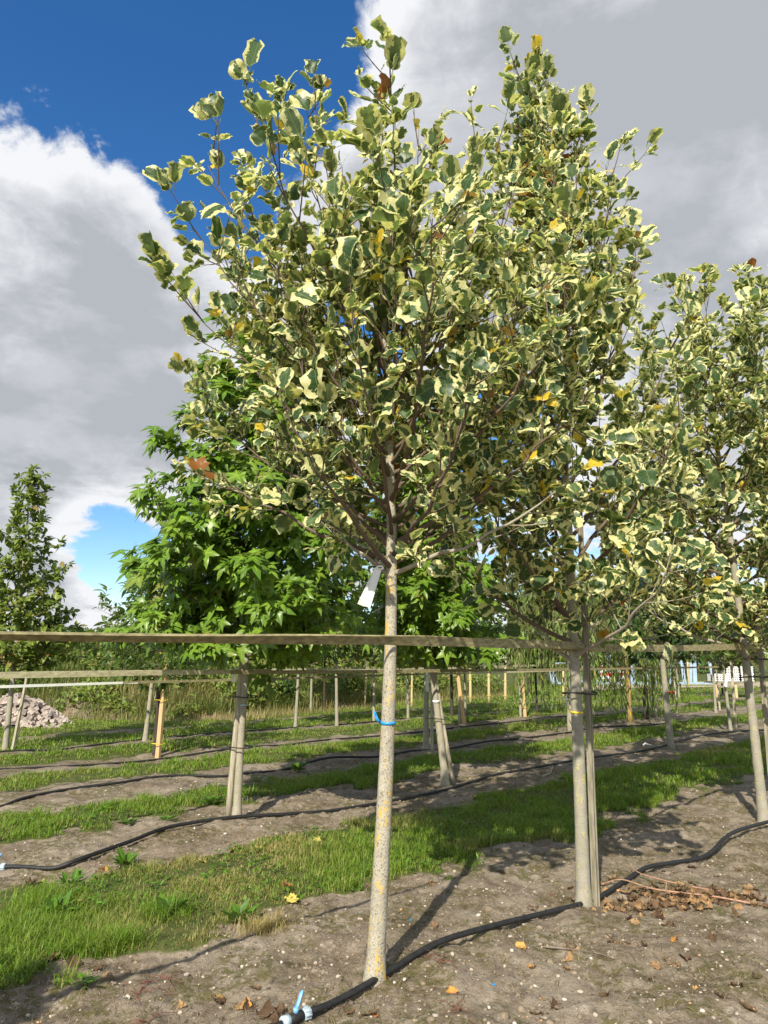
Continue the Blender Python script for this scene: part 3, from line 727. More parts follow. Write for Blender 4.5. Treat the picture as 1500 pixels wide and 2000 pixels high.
ROWTREES = [  # px, py, prototype, trunk, label
    (10, 1465, P_CONE, None, 'narrow cone-shaped young tree beside the stone rubble heap', .0, .98, (0, .0)),
    (283, 1450, P_CHERRY, None, 'pale leaning young tree just behind the orange-staked tree', 1.2, 1.0, (0, .07)),
    (303, 1474, P_CHERRY, M_TRUNK_D, 'dark-barked young tree tied to a fresh orange pine stake, long drooping leaves', 3.0, .92, (0, 0)),
    (577, 1422, P_SMALL, None, 'pale-barked young tree in line behind the upright sweetgum', .4, 1.0, (0, .03)),
    (607, 1392, P_SMALL, None, 'thin pale young tree next to a black-stemmed one', 2.2, 1.0, (0, 0)),
    (633, 1390, P_YEL, M_TRUNK_D, 'black-stemmed young tree next to a thin pale one', .9, 1.0, (0, 0)),
    (658, 1418, P_SMALL, None, 'young tree with yellow lichen low on its pale trunk', 4.1, 1.05, (0, .03)),
    (730, 1410, P_YEL, M_TRUNK_G, 'grey young tree seen just beside the lichen-spotted trunk', 2.6, 1.0, (0, 0)),
    (797, 1405, P_SMALL, None, 'pale young tree beside a taller yellow bamboo cane', 5.0, .95, (0, 0)),
    (832, 1464, P_FARGUM, None, 'sweetgum with white tape, standing behind the leaning one', 1.0, 1.0, (0, .03)),
    (883, 1397, P_FARGUM, M_TRUNK_D, 'black-stemmed young tree between two orange stakes', 2.0, .9, (0, 0)),
    (898, 1415, P_YEL, M_TRUNK_G, 'brown young tree tied with yellow bands to a pine stake', 3.3, 1.0, (0, 0)),
    (909, 1394, P_SMALL, None, 'slim pale young tree just behind the yellow-banded one', .2, .9, (0, 0)),
    (1017, 1400, P_YEL, M_TRUNK_G, 'brown young tree with a slanting pine stake near the willows', 1.8, 1.0, (0, 0)),
    (1032, 1362, P_SMALL, M_TRUNK_D, 'dark far-off young tree before the bare earth mound', .5, 1.0, (0, 0)),
    (1049, 1396, P_YEL, M_TRUNK_D, 'black-stemmed young tree next to the willows', 4.4, .95, (0, -.03)),
    (1310, 1458, P_DARK, M_TRUNK_B, 'pale trunk with a dense dark green crown and a red band', .0, 1.0, (0, -.02)),
    (1326, 1360, P_YEL, None, 'pale far-off young tree in front of the blue panels', 1.5, 1.0, (0, 0)),
    (1398, 1390, P_YEL, None, 'pale young tree with a thin cane, before the white crates', 2.5, 1.0, (0, -.02)),
    (1412, 1362, P_SMALL, M_TRUNK_D, 'dark reddish young tree beside the crate stand', 3.5, 1.0, (0, -.03)),
    (1428, 1432, P_YEL, None, 'pale young tree with white tag and stake beyond the dense dark crown', 5.2, 1.0, (0, -.03)),
    (1463, 1380, P_SMALL, None, 'slim pale young tree beyond the crate stand', 4.8, 1.0, (0, 0)),
]
for (x, y, pr, tm, lab, rz, sc, tilt) in ROWTREES:
    place(pr, 'young_tree', lab, gnd(x, y), rz, sc, G_B, tm, tilt)

# willows: arching limbs with hanging strands
def willow(label, loc, seed, m_trunk, Rw, nstr, hmin):
    rng = np.random.default_rng(seed); root = thing('willow_tree', label, 'tree', (loc[0], loc[1], gz(loc[0], loc[1])), 'weeping willows')
    H = 3.2; P = np.stack([.03*np.sin(np.linspace(0, 4, 12)), np.zeros(12), np.linspace(-.1, H, 12)], 1)
    MB().tube(P, np.linspace(.075, .03, 12), 9, True, .15, rng).obj('trunk', m_trunk, root)
    mb = MB(); pos = []; tip = []
    for i in range(nstr):
        az = rng.uniform(0, 6.28); r = Rw*math.sqrt(rng.uniform(.06, 1)); z0 = rng.uniform(1.8, H); h = np.array([math.cos(az), math.sin(az), 0])
        pk = np.array([0, 0, z0])+h*r*.6+np.array([0, 0, rng.uniform(.2, .9)]); end = h*r+np.array([0, 0, max(hmin, pk[2]-rng.uniform(1.0, 2.9))])
        hang = h*r*.97+np.array([0, 0, pk[2]*.75+end[2]*.25])
        L = smooth_line(np.array([[0, 0, z0], pk, hang, end]), 7); L[8:] += np.cumsum(rng.normal(0, .012, (len(L)-8, 3))*[1, 1, 0], 0)
        mb.tube(L[::2], np.linspace(.008, .002, len(L[::2])), 3, False)
        for k in range(26):
            f = rng.uniform(.28, 1)*(len(L)-1); a = int(min(f, len(L)-2)); pos.append(L[a]+(L[a+1]-L[a])*(f-a)); tip.append(norm(norm(L[a+1]-L[a])*.6+np.array([0, 0, -.75])+rng.normal(0, .33, 3)))
    mb.obj('branches', M_LIMB, root); pos = np.array(pos); n = len(pos)
    leaf_mass('foliage', WILL, pos, np.array(tip), unit(rng, n)+[0, -.5, .5], rng.uniform(.12, .20, n), rng.random(n), M_WILLOW, root)
    return root
willow('weeping willow with orange lichen all over its trunk', gnd(1230, 1410), 51, M_TRUNK_W, 1.5, 330, .35)
willow('weeping willow with a bare black trunk', gnd(1262, 1405), 52, M_TRUNK_D, .9, 130, .15)
willow('weeping willow whose trunk is hidden in leafy strands', gnd(1279, 1400), 53, M_TRUNK_G, .5, 70, .05)
willow('weeping willow with pale tube on its trunk behind the forked tulip tree', gnd(1113, 1428), 54, M_TRUNK_G, 1.3, 260, .6)

# ------------------------------------------------------------------ stakes
def stake(name, label, p, top, w, mat, round_=False, ties=(), tiemat=None, tie_r=.06, tie_off=(0, 0), group='stakes by the trees', bow=0.0):
    p = np.array(p, float); p[2] = gz(p[0], p[1]); top = np.array(top, float)
    root = thing(name, label, 'stake', p, group)
    q = np.linspace(0, 1, 7)[:, None]; L = (top-p)*q; L[:, 0] += bow*np.sin(q[:, 0]*math.pi); L[0] += (p-top)*.05
    if round_: MB().tube(L, np.linspace(w*.55, w*.45, 7), 9, True, .08, RNG).obj('pole', mat, root)
    else: MB().ribbon_box(L, w, w*.75, 0.0, up=(.9, -.4, 0)).obj('pole', mat, root, False)
    for f in ties:
        c = (top-p)*f+np.array([tie_off[0], tie_off[1], 0]); a = np.linspace(0, 2*math.pi, 15)
        ring = np.stack([c[0]+tie_r*np.cos(a)*1.25, c[1]+tie_r*np.sin(a), c[2]+.006*np.sin(a*2)], 1)
        MB().tube(ring, .006, 5, False).obj('tie', tiemat or M_WIRE, root)
    return root
def off(p, dx, dy): return np.array([p[0]+dx, p[1]+dy, 0])
b = off(B0, .088, .04); stake('wooden_stake', 'grey split wooden stake tied to the forked tulip tree', b, (b[0]+.05, b[1], 2.9), .036, M_STAKE_G, ties=(.48,), tie_r=.1, tie_off=(-.06, -.03))
b = off(B0, .115, .06); stake('wooden_stake', 'second stake pressed behind the grey split one', b, (b[0]+.03, b[1], 2.0), .024, M_STAKE_G)
b = off(C0, .13, .05); stake('wooden_stake', 'grey stake beside the tulip tree past the leaf pile', b, (b[0]+.05, b[1], 2.3), .05, M_STAKE_G, ties=(.62, .7), tie_r=.12, tie_off=(-.07, -.02))
b = off(G1, -.085, -.02); stake('wooden_stake', 'grey half-round stake against the upright sweetgum', b, (b[0]+.10, b[1], 1.95), .058, M_STAKE, True, (.36, .62), M_WIRE, .105, (.055, .02))
b = off(G2, .11, 0.05); stake('wooden_stake', 'long slanting stake crossing the leaning sweetgum', b, (b[0]-.32, b[1], 2.0), .05, M_STAKE, True, (.42,), M_WIRE, .12, (-.06, 0))
p = gnd(306, 1476); stake('wooden_stake', 'fresh orange pine stake with yellow bands', off(p, .03, -.03), (p[0]+.07, p[1], 1.75), .075, M_STAKE_O, False, (.13, .53, .97), M_YTIE, .085, (-.02, 0))
p = gnd(9, 1466); stake('wooden_stake', 'pale stake leaning beside the cone-shaped tree', off(p, .14, 0), (p[0]+.28, p[1], 1.35), .05, M_STAKE)
p = gnd(840, 1467); stake('wooden_stake', 'thin brown stake beside the white-taped sweetgum', off(p, .03, 0), (p[0]+.06, p[1], 1.5), .05, M_STAKE)
for (x0, y0, x1, y1, w, mt, lab, tm) in [
    (907, 1416, 893, 1305, .085, M_STAKE_O, 'fresh pine stake leaning to the brown yellow-banded tree', M_YTIE), (1026, 1401, 1015, 1250, .085, M_STAKE_O, 'tall slanting pine stake near the willows', M_YTIE),
    (804, 1381, 805, 1300, .07, M_STAKE_Y, 'yellow bamboo cane behind the pale young trees', M_YTIE), (712, 1381, 717, 1290, .055, M_STAKE_Y, 'thin bare cane before the weed bank', M_YTIE),
    (919, 1373, 918, 1282, .10, M_STAKE_Y, 'yellow cane on the far turf, first of a row of three', M_YTIE), (955, 1371, 954, 1270, .10, M_STAKE_Y, 'yellow cane with a white label, middle of a row of three', M_YTIE),
    (987, 1369, 987, 1290, .10, M_STAKE_Y, 'yellow cane with a white label, last of a row of three', M_YTIE), (1100, 1361, 1100, 1310, .10, M_STAKE_Y, 'yellow cane beyond the willow strands', None),
    (1344, 1346, 1343, 1290, .11, M_STAKE_Y, 'yellow cane standing before the blue panels', None), (1322, 1394, 1317, 1300, .055, M_STAKE, 'thin weathered cane behind the dense dark tree', None),
    (1406, 1387, 1398, 1290, .05, M_STAKE, 'thin cane leaning to the pale tree before the crates', None), (1438, 1431, 1428, 1290, .055, M_STAKE, 'weathered stake beside the white-tagged tree', None),
    (1467, 1379, 1462, 1290, .05, M_STAKE, 'weathered cane beyond the crate stand', None), (1121, 1426, 1117, 1300, .05, M_STAKE, 'pale cane beside the willow with the tube', None)]:
    p = gnd(x0, y0); top = at_y(x1, y1, p[1]); stake('wooden_stake', lab, p, top, w, mt, mt is M_STAKE_Y, (.12, .5) if tm else (), tm, w*.7, (-.02, 0))

# ------------------------------------------------------------------ rails (laths) along the rows
def lath(label, pts, w, h, mat, tw0, tw1, group='laths tied along the rows'):
    L = smooth_line(np.array(pts, float), 10); c = L.mean(0); n = len(L)
    root = link('wooden_lath', MB().ribbon_box(L-c, w*(1+.06*np.sin(np.arange(n)*.9)), h, np.linspace(tw0, tw1, n)).mesh('wooden_lath', mat, False), None, tuple(c))
    return tag(root, label, 'lath', group)
def on_row(n, s, z): return np.array([NRM[0]*n+DIRV[0]*s, NRM[1]*n+DIRV[1]*s, z])
def row_s(p): return p[0]*DIRV[0]+p[1]*DIRV[1]
side = np.array([NRM[0], NRM[1], 0])*-.062
sA, sB, sC = row_s(A0), row_s(B0), row_s(C0); nA = rowco(A0[0], A0[1])[0]; nB = rowco(B0[0], B0[1])[0]; nC = rowco(C0[0], C0[1])[0]
def r1(s, z, d=.066): n = np.interp(s, [sA, sB, sC], [nA, nB, nC]); return on_row(n-d, s, z)
lath('weathered greenish lath tied across the lichen-spotted trunk', [r1(sA-3.9, 1.70), r1(sA-1.6, 1.70), r1(sA, 1.715, .105), r1(sA+1, 1.71, .085), r1(sB+.05, 1.705, .075)], .056, .012, M_LATH, 1.7, -.6)
lath('lath running from the forked tulip tree past the leaf pile', [r1(sB-.25, 1.69, .05), r1(sB+1.5, 1.70, .07), r1(sC, 1.73, .085), r1(sC+4, 1.73, .085)], .055, .012, M_LATH, .2, -.1)
n2 = rowco(G1[0], G1[1])[0]
def seg(n, s0, s1, z0, z1, w, mat, lab, tw=(.1, -.1), d=.09): lath(lab, [on_row(n-d, s0, z0), on_row(n-d, (s0*.6+s1*.4), z0*.6+z1*.4-.006), on_row(n-d, s1, z1)], w, .012, mat, *tw)
s1_ = row_s(G1); s2_ = row_s(G2)
seg(n2, s1_-6, s1_+.3, 1.50, 1.48, .045, M_LATH_P, 'pale lath tied to the upright sweetgum', (-.1, .2))
seg(n2, s1_-.2, s2_+.3, 1.475, 1.45, .040, M_LATH, 'dark lath between the two sweetgums', (.2, .0), .105)
seg(n2, s2_-.1, s2_+9, 1.45, 1.42, .035, M_LATH, 'thin lath running on from the leaning sweetgum', (.1, .0))
seg(9.1, -1.5, 4.2, 1.28, 1.31, .030, M_TAPE_W, 'white painted lath low behind the pale one', (0, 0))
seg(9.1, 4.0, 9.4, 1.31, 1.33, .032, M_LATH, 'thin lath between orange-staked tree and leaning sweetgum', (0, .1))
seg(9.1, 9.2, 18, 1.33, 1.36, .03, M_LATH_P, 'thin pale lath passing behind the willows', (0, .1))
seg(11.85, -4, 3.5, 1.30, 1.34, .04, M_LATH_P, 'pale short lath before the rubble heap', (0, .1))
seg(11.85, 3.4, 12, 1.34, 1.36, .04, M_LATH_P, 'pale lath in front of the weed bank', (0, .1))
seg(13.8, -4, 6.5, 1.33, 1.36, .045, M_LATH_P, 'pale lath tied to the cone-shaped tree', (0, .1))
seg(13.8, 6.4, 16, 1.36, 1.38, .045, M_LATH_P, 'pale lath by the black-stemmed trees', (0, .1))
seg(11.85, 12, 24, 1.36, 1.5, .05, M_LATH_P, 'slightly rising pale lath toward the willows', (0, .1))

# ------------------------------------------------------------------ irrigation hoses
def hose(label, pts, rad, lift=.0, coupling=None):
    P = []
    for q in pts:
        g = gnd(q[0], q[1]); lf = q[2] if len(q) > 2 else lift
        P.append((g[0], g[1], gz(g[0], g[1])+rad*.75+lf))
    L = smooth_line(np.array(P), 8); hz = hfun(L[:, 0], L[:, 1])+rad*.45; L[:, 2] = np.maximum(L[:, 2], hz)
    k = np.ones(5)/5; L[2:-2, 2] = np.convolve(L[:, 2], k, 'valid')
    root = thing('irrigation_hose', label, 'hose', L[0], 'black irrigation hoses along the rows'); L0 = L-L[0]
    MB().tube(L0, rad, 12, True).obj('pipe', M_HOSE, root)
    if coupling is not None:
        i = coupling; c = L0[i]; d = norm(L0[i+1]-L0[i]); sd_ = norm(np.cross(d, [0, 0, 1])); s_ = rad/.0185
        nut = MB().tube([c-d*.030*s_, c-d*.029*s_, c+d*.010*s_, c+d*.012*s_], [.020*s_, .027*s_, .029*s_, .022*s_], 16).obj('coupling_nut', M_CPL, root)
        for a in range(10):
            an = a*math.pi/5; rdv = sd_*math.cos(an)+np.cross(sd_, d)*math.sin(an)
            MB().ribbon_box([c-d*.028*s_+rdv*.0285*s_, c+d*.008*s_+rdv*.0295*s_], .004*s_, .004*s_).obj('rib', M_CPL, nut, False)
        body = MB().tube([c-d*.115*s_, c-d*.11*s_, c-d*.035*s_, c-d*.030*s_], [.018*s_, .025*s_, .025*s_, .018*s_], 14).obj('valve_body', M_HOSE, root)
        MB().tube([c-d*.160*s_, c-d*.158*s_, c-d*.118*s_, c-d*.116*s_], [.02*s_, .029*s_, .027*s_, .02*s_], 16).obj('coupling_nut', M_CPL, root)
        b0 = c-d*.075*s_; up = np.array([0, 0, 1.])
        hd = MB().tube([b0+up*.02*s_, b0+up*.045*s_], [.014*s_, .014*s_], 10)
        hd.ribbon_box([b0+up*.040*s_, b0+up*.055*s_+d*.012*s_, b0+up*.10*s_+d*.032*s_, b0+up*.112*s_+d*.042*s_], [.022*s_, .024*s_, .022*s_, .012*s_], .010*s_, None, sd_)
        hd.obj('valve_handle', M_BLUE, root)
    return root
hose('thick black hose with blue valve handle at the foot of the lichen-spotted trunk', [(420, 2075), (520, 2026), (600, 1991, .01), (650, 1968, .01), (740, 1925, .004), (850, 1873, .012), (950, 1838, .015), (1050, 1800, .012), (1150, 1760, .01), (1215, 1728), (1262, 1705, .02), (1310, 1690, .02), (1380, 1672, .03), (1430, 1648, .06), (1500, 1613, .05), (1600, 1585)], .0165, 0, 16)
hose('black hose with blue valve running past the upright sweetgum', [(-120, 1690), (-40, 1691), (25, 1692), (100, 1694), (160, 1687, .02), (250, 1655, .03), (330, 1625, .02), (450, 1608, .01), (560, 1597, .01), (650, 1585, .01), (760, 1567, .02), (860, 1545), (960, 1520), (1040, 1506, .02), (1170, 1485, .03), (1230, 1470, .01), (1290, 1461), (1340, 1446, .04), (1420, 1434, .03), (1560, 1425)], .017, 0, 14)
hose('black hose with small blue coupling in the third soil strip', [(-60, 1585), (8, 1571), (50, 1560), (140, 1543), (235, 1533, .02), (330, 1518), (450, 1512), (550, 1500), (640, 1490, .03), (735, 1484, .03), (800, 1470), (870, 1463), (950, 1455, .03), (1020, 1443), (1120, 1431), (1170, 1424), (1300, 1415), (1500, 1395)], .018, 0, 6)
hose('thin black hose in the soil strip of the orange-staked tree', [(-20, 1507), (150, 1494), (310, 1480), (450, 1467), (550, 1456), (620, 1450), (740, 1437), (870, 1425), (1010, 1411), (1090, 1400), (1200, 1395), (1350, 1385), (1500, 1370)], .016, 0)
hose('faint dark hose along the farthest narrow soil strip', [(-20, 1474), (60, 1468), (120, 1464), (285, 1447), (480, 1430), (560, 1424), (730, 1411), (900, 1394), (1080, 1378), (1200, 1370)], .016, 0)

# ------------------------------------------------------------------ small things on the trunks
def on_trunk(root, P, z):
    return np.array(root.location)+np.array([np.interp(z, P[:, 2], P[:, c]) for c in range(3)])
def band(label, root, P, rad, z, hgt, mat, cat='tape', tail=None):
    c = on_trunk(root, P, z); r = float(np.interp(z, P[:, 2], rad))*1.045+.0015; a = np.linspace(0, 2*math.pi, 25)
    ring = np.stack([r*np.cos(a), r*np.sin(a), .003*np.sin(a)], 1)
    mb = MB().ribbon_box(ring, hgt, .0025)
    if tail: mb.ribbon_box([np.array([-r, -.005, 0]), np.array([-r-.02, -.02, .02]), np.array([-r-.035, -.02, tail])], [hgt, hgt*1.1, hgt*.8], .0015)
    o = link('trunk_band', mb.mesh('trunk_band', mat), None, tuple(c)); tag(o, label, cat, 'bands round trunks'); return o
band('bright blue tape band knotted round the lichen-spotted trunk', treeA, PA, RA, at_y(755, 1416, A0[1])[2], .016, M_BTAPE, 'tape', .06)
band('yellow tape band round the shaded forked trunk', treeB, PB, RB, at_y(1140, 1385, B0[1])[2], .014, M_YTIE, 'tape')
band('white tape band round the leaning sweetgum', treeG2, PG2, RG2, at_y(845, 1365, G2[1])[2], .03, M_TAPE_W, 'tape')
band('blue-white tape band round the upright sweetgum', treeG1, PG1, RG1, at_y(470, 1382, G1[1])[2], .018, M_CPL, 'tape')
def plant_tag(label, knot, drop, w, fan):
    root = thing('plant_tag', label, 'tag', knot, 'white plant tags')
    for k, (dx, L) in enumerate(((fan[0], 1.0), (fan[1], 1.05))):
        q = np.linspace(0, 1, 6)[:, None]; d = np.array(drop)*L+np.array([dx, -.01*k, 0]); P = d*q; P[:, 1] -= .012*np.sin(q[:, 0]*3)+.008*k
        MB().ribbon_box(P, w, .0012, 1.35 if k else 1.15, up=(0, 1, 0)).obj('strip', M_TAG, root, False)
    a = np.linspace(0, 2*math.pi, 13); MB().tube(np.stack([.012+.018*np.cos(a), -.01+.0*a, .008+.009*np.sin(a)], 1), .005, 6, False).obj('loop', M_TAG, root)
    return root
kn = at_y(738, 1112, A0[1]-.05); plant_tag('folded white tag strip hanging from the lichen-spotted trunk', kn, (-.075, 0, -.20), .042, (-.02, .018))
kn = at_y(462, 1308, G1[1]-.08); plant_tag('small white tag hanging on the upright sweetgum', kn, (-.03, 0, -.12), .03, (-.01, .01))
kn = at_y(834, 1312, G2[1]+3.3); plant_tag('white tag on the sweetgum behind the leaning one', kn, (-.005, 0, -.33), .05, (-.01, .01))
kn = at_y(1418, 1318, gnd(1428, 1432)[1]-.1); plant_tag('white tag on the pale tree beyond the dense dark crown', kn, (-.04, 0, -.25), .05, (-.015, .01))
P_ = gnd(1116, 1426); tb = MB().tube([(P_[0]-.08, P_[1]-.1, .55), (P_[0]-.05, P_[1]-.1, 1.0), (P_[0]+.0, P_[1]-.1, 1.3)], [.05, .04, .02], 10).obj('trunk_guard', M_CPL)
tag(tb, 'pale grey plastic tube on the willow behind the forked tulip tree', 'tree guard')
# white band on the far sweetgum, red band on dense tree
for (x, y, w, lab, mt) in ((1310, 1352, .15, 'red band round the trunk with the dense dark crown', M_RED),):
    p = gnd(1310, 1458); c = at_y(x, y, p[1]); a = np.linspace(0, 2*math.pi, 17); o = MB().ribbon_box(np.stack([w/2*np.cos(a), w/2*np.sin(a), 0*a], 1), .025, .003)
    o = link('trunk_band', o.mesh('trunk_band', mt), None, tuple(c)); tag(o, lab, 'tape', 'bands round trunks')

# ------------------------------------------------------------------ rubble heap, panels, crates
rr_ = np.random.default_rng(77); hp = gnd(30, 1417); heap = thing('rubble_heap', 'heap of pale broken paving stones at the edge of the weed bank', 'rubble', (hp[0], hp[1], 0))
def stone_mesh(rng, d):
    V = np.array([(x, y, z) for z in (-1, 1) for y in (-1, 1) for x in (-1, 1)], float)*np.array(d)/2; V *= 1+rng.normal(0, .13, V.shape)
    return mesh_np('stone', V, np.array([(0, 2, 3, 1), (4, 5, 7, 6), (0, 1, 5, 4), (2, 6, 7, 3), (0, 4, 6, 2), (1, 3, 7, 5)]), M_STONE, None, False)
smesh = [stone_mesh(rr_, (rr_.uniform(.13, .24), rr_.uniform(.11, .18), rr_.uniform(.07, .12))) for _ in range(14)]
core = []; nst = 0
def heap_h(x, y): return .72*max(0, 1-((x/1.22)**2+(y/.95)**2)**.62)
while nst < 290:
    x, y = rr_.uniform(-1.25, 1.35), rr_.uniform(-1.0, .6); h = heap_h(x, y)
    if h < .02 and rr_.random() > .25: continue
    o = link('stone', smesh[int(rr_.integers(0, 14))], heap, (x, y, h+rr_.uniform(-.04, .05))); o.rotation_euler = tuple(rr_.uniform(-.9, .9, 2))+(rr_.uniform(0, 3.14),); nst += 1
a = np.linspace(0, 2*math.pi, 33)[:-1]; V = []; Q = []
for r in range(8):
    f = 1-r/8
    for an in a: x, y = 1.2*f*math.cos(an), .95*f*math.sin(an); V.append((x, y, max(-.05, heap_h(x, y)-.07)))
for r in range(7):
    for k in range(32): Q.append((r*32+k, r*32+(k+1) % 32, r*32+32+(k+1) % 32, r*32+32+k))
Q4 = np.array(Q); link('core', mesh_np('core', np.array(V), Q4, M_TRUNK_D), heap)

pr_ = np.random.default_rng(5)
rack = thing('panel_rack', 'row of pale blue metal panels leaning on a low rail beyond the turf', 'panels', (*gnd(1290, 1338)[:2], 0))
for k in range(34):
    x = -6.6+k*.30+pr_.uniform(-.08, .08)
    if pr_.random() < .25: continue
    h = pr_.uniform(1.5, 2.3); l = pr_.uniform(-.45, .45)
    MB().ribbon_box([(x, 0, .05), (x+l*.5, .12, h*.5), (x+l, .25, h)], .05, pr_.uniform(.10, .30), 0, up=(0, 1, 0)).obj('panel', M_PANEL, rack, False)
MB().box((-1.5, -.12, .12), (9.5, .12, .12)).box((-1.5, .3, 1.3), (9.5, .08, .08)).obj('rail', M_PANEL, rack, False)
for k, (x, y) in enumerate(((1192, 1316), (1213, 1312), (1178, 1312))):
    g = gnd(1200, 1342); c = at_y(x, y, g[1]-.6); sgn = thing('warning_board', ['red and white warning board behind the lichen-orange willow', 'red and white warning board, tallest of three, behind the black willow trunk', 'red and white warning board next to the forked trunk'][k], 'sign', (c[0], c[1], 0), 'warning boards behind the willows')
    MB().box((0, .03, .6), (.06, .04, 1.25)).obj('post', M_TAPE_W, sgn, False)
    for j in range(4): MB().box((0, 0, .55+j*.17), (.34, .03, .165)).obj('stripe', M_RED if j % 2 else M_TAPE_W, sgn, False)
# white perforated crates on a wooden stand
st = gnd(1428, 1362); stand = thing('wooden_stand', 'low wooden stand carrying white perforated crates', 'stand', (st[0], st[1], 0))
MB().box((0, 0, .62), (1.75, .9, .07)).obj('top', M_STAKE_G, stand, False)
for sx in (-.75, .05, .72):
    MB().box((sx, -.35, .29), (.10, .10, .64)).obj('leg', M_STAKE_Y if sx > 0 else M_STAKE_O, stand, False)
MB().box((0, -.36, .45), (1.7, .05, .08)).obj('beam', M_STAKE_G, stand, False)
def crate(label, c, w=.58, h=.30, d=.4):
    root = thing('plastic_crate', label, 'crate', c, 'white perforated crates')
    for (a0, b0, nm) in (((-w/2, -d/2), (w/2, -d/2), 'front_side'), ((w/2, -d/2), (w/2, d/2), 'end_side'), ((w/2, d/2), (-w/2, d/2), 'back_side'), ((-w/2, d/2), (-w/2, -d/2), 'end_side')):
        a0 = np.array([*a0, 0]); b0 = np.array([*b0, 0]); mb = MB(); n = 7 if 'end' not in nm else 5
        for k in range(n+1):
            q = a0+(b0-a0)*k/n; mb.box((q[0], q[1], h/2), (.035, .035, h-.01))
        for z in (.02, h*.36, h*.68, h-.02):
            q = (a0+b0)/2; dd = np.abs(b0-a0); mb.box((q[0], q[1], z), (max(dd[0], .03), max(dd[1], .03), .035))
        mb.obj(nm, M_CRATE, root, False)
    MB().box((0, 0, .012), (w-.05, d-.05, .02)).obj('bottom', M_CRATE, root, False)
for k, (x, z, lab) in enumerate(((-.55, .66, 'white perforated crate at the end of the stand by the dark reddish tree, lower'), (.06, .66, 'white perforated crate in the middle of the stand, lower'), (.67, .66, 'white perforated crate at the end of the stand by the slim pale tree, lower'), (.06, .965, 'white perforated crate stacked on the middle of the stand'), (.67, .965, 'white perforated crate stacked by the slim pale tree'))):
    crate(lab, (st[0]+x, st[1], z))

# ------------------------------------------------------------------ far trees and shrubs
def clump(name, label, loc, rx, ry, rz, n, size, mat, seed, kind='stuff', cat=None, nl=7, group=None):
    rng = np.random.default_rng(seed); root = thing(name, label, cat, loc, group)
    c = np.stack([rng.uniform(-rx*.7, rx*.7, nl), rng.uniform(-ry*.6, ry*.6, nl), rng.uniform(.35, .75, nl)*rz], 1); rad = rng.uniform(.3, .5, nl)*min(rx, rz)
    k = rng.integers(0, nl, n); d = unit(rng, n); pos = c[k]+d*(rad[k]*rng.uniform(.55, 1.12, n))[:, None]; pos[:, 2] = np.abs(pos[:, 2])
    leaf_mass('foliage', OVATES, pos, norm(d+unit(rng, n)*.8), d+[0, 0, .6]+unit(rng, n)*.5, size*rng.uniform(.6, 1.4, n), rng.random(n), mat, root)
    mb = MB()
    for i in range(nl): mb.tube([(0, 0, 0), c[i]*.5+rng.normal(0, .05, 3), c[i]], [.03*rz, .02*rz, .01*rz], 5, False)
    mb.obj('stem', M_TRUNK_D, root); return root
for k, (x, dist, w, h, mt, lab) in enumerate([
    (30, 75, 8, 5.0, M_DARKLEAF, 'broad dark distant tree behind the cone-shaped tree'), (110, 85, 7, 4.8, M_DARKLEAF, 'dark distant tree right behind the yellow shrubs'),
    (175, 90, 5, 5.6, M_CONE, 'distant brownish tree with a thin tall top'), (225, 90, 6, 6.8, M_CONE, 'tallest brown-green distant tree with a thin crown'), (290, 80, 6, 4.8, M_DARKLEAF, 'dark distant tree behind the orange-staked tree'),
    (360, 85, 7, 6.0, M_DARKLEAF, 'dark distant tree behind the upright sweetgum crown'), (440, 80, 7, 5.5, M_DARKLEAF, 'dense dark distant tree behind the upright sweetgum trunk'), (530, 70, 7, 5.0, M_DARKLEAF, 'round dark distant tree behind the pale young trees'),
    (620, 75, 7, 5.2, M_CONE, 'olive distant tree above the weed bank'), (710, 80, 7, 5.6, M_DARKLEAF, 'dark distant tree behind the lichen-spotted trunk'), (800, 90, 8, 5.5, M_CONE, 'olive distant tree behind the leaning sweetgum'),
    (1330, 75, 9, 5.5, M_OVATE, 'green distant tree behind the blue panels'), (1430, 80, 9, 6.0, M_CONE, 'olive distant tree behind the white crates'), (1240, 80, 8, 5.2, M_OVATE, 'green distant tree behind the willows'), (1060, 85, 8, 5.2, M_OVATE, 'green distant tree beyond the bare earth mound')]):
    d = pray(x, 1285); P_ = d*(dist/d[1]); clump('distant_tree', lab, (P_[0], P_[1], 0), w*.6, w*.45, h, 2600, .42, mt, 100+k, cat='tree', nl=11, group='distant trees')
for k, (x, dist, w, h, mt, lab) in enumerate([
    (110, 24.5, 1.6, 1.0, M_OVATE2, 'yellow-green shrub on top of the weed bank'), (165, 25, 1.7, 1.05, M_OVATE2, 'wide yellow shrub on the bank beneath the distant trees'), (60, 24, 1.1, 1.1, M_CONE, 'reddish brown shrub behind the cone-shaped tree'),
    (330, 24, 1.3, .8, M_CONE, 'pale green shrub on the bank behind the orange-staked tree'), (520, 22.5, 1.2, .5, M_DARKLEAF, 'dark green shrub low on the bank by the upright sweetgum'), (540, 25.5, 1.4, .8, M_OVATE, 'green shrub on the bank behind the pale young trees'), (640, 26, 1.5, .8, M_CONE, 'olive shrub on the bank above the dark stems')]):
    d = pray(x, 1285); P_ = d*(dist/d[1]); clump('shrub', lab, (P_[0], P_[1], max(0, float(bank_h(np.array([P_[0]]), np.array([P_[1]]))[0])-.1)), w, w*.6, h, 1700, .10, mt, 140+k, cat='shrub', group='shrubs on the bank')

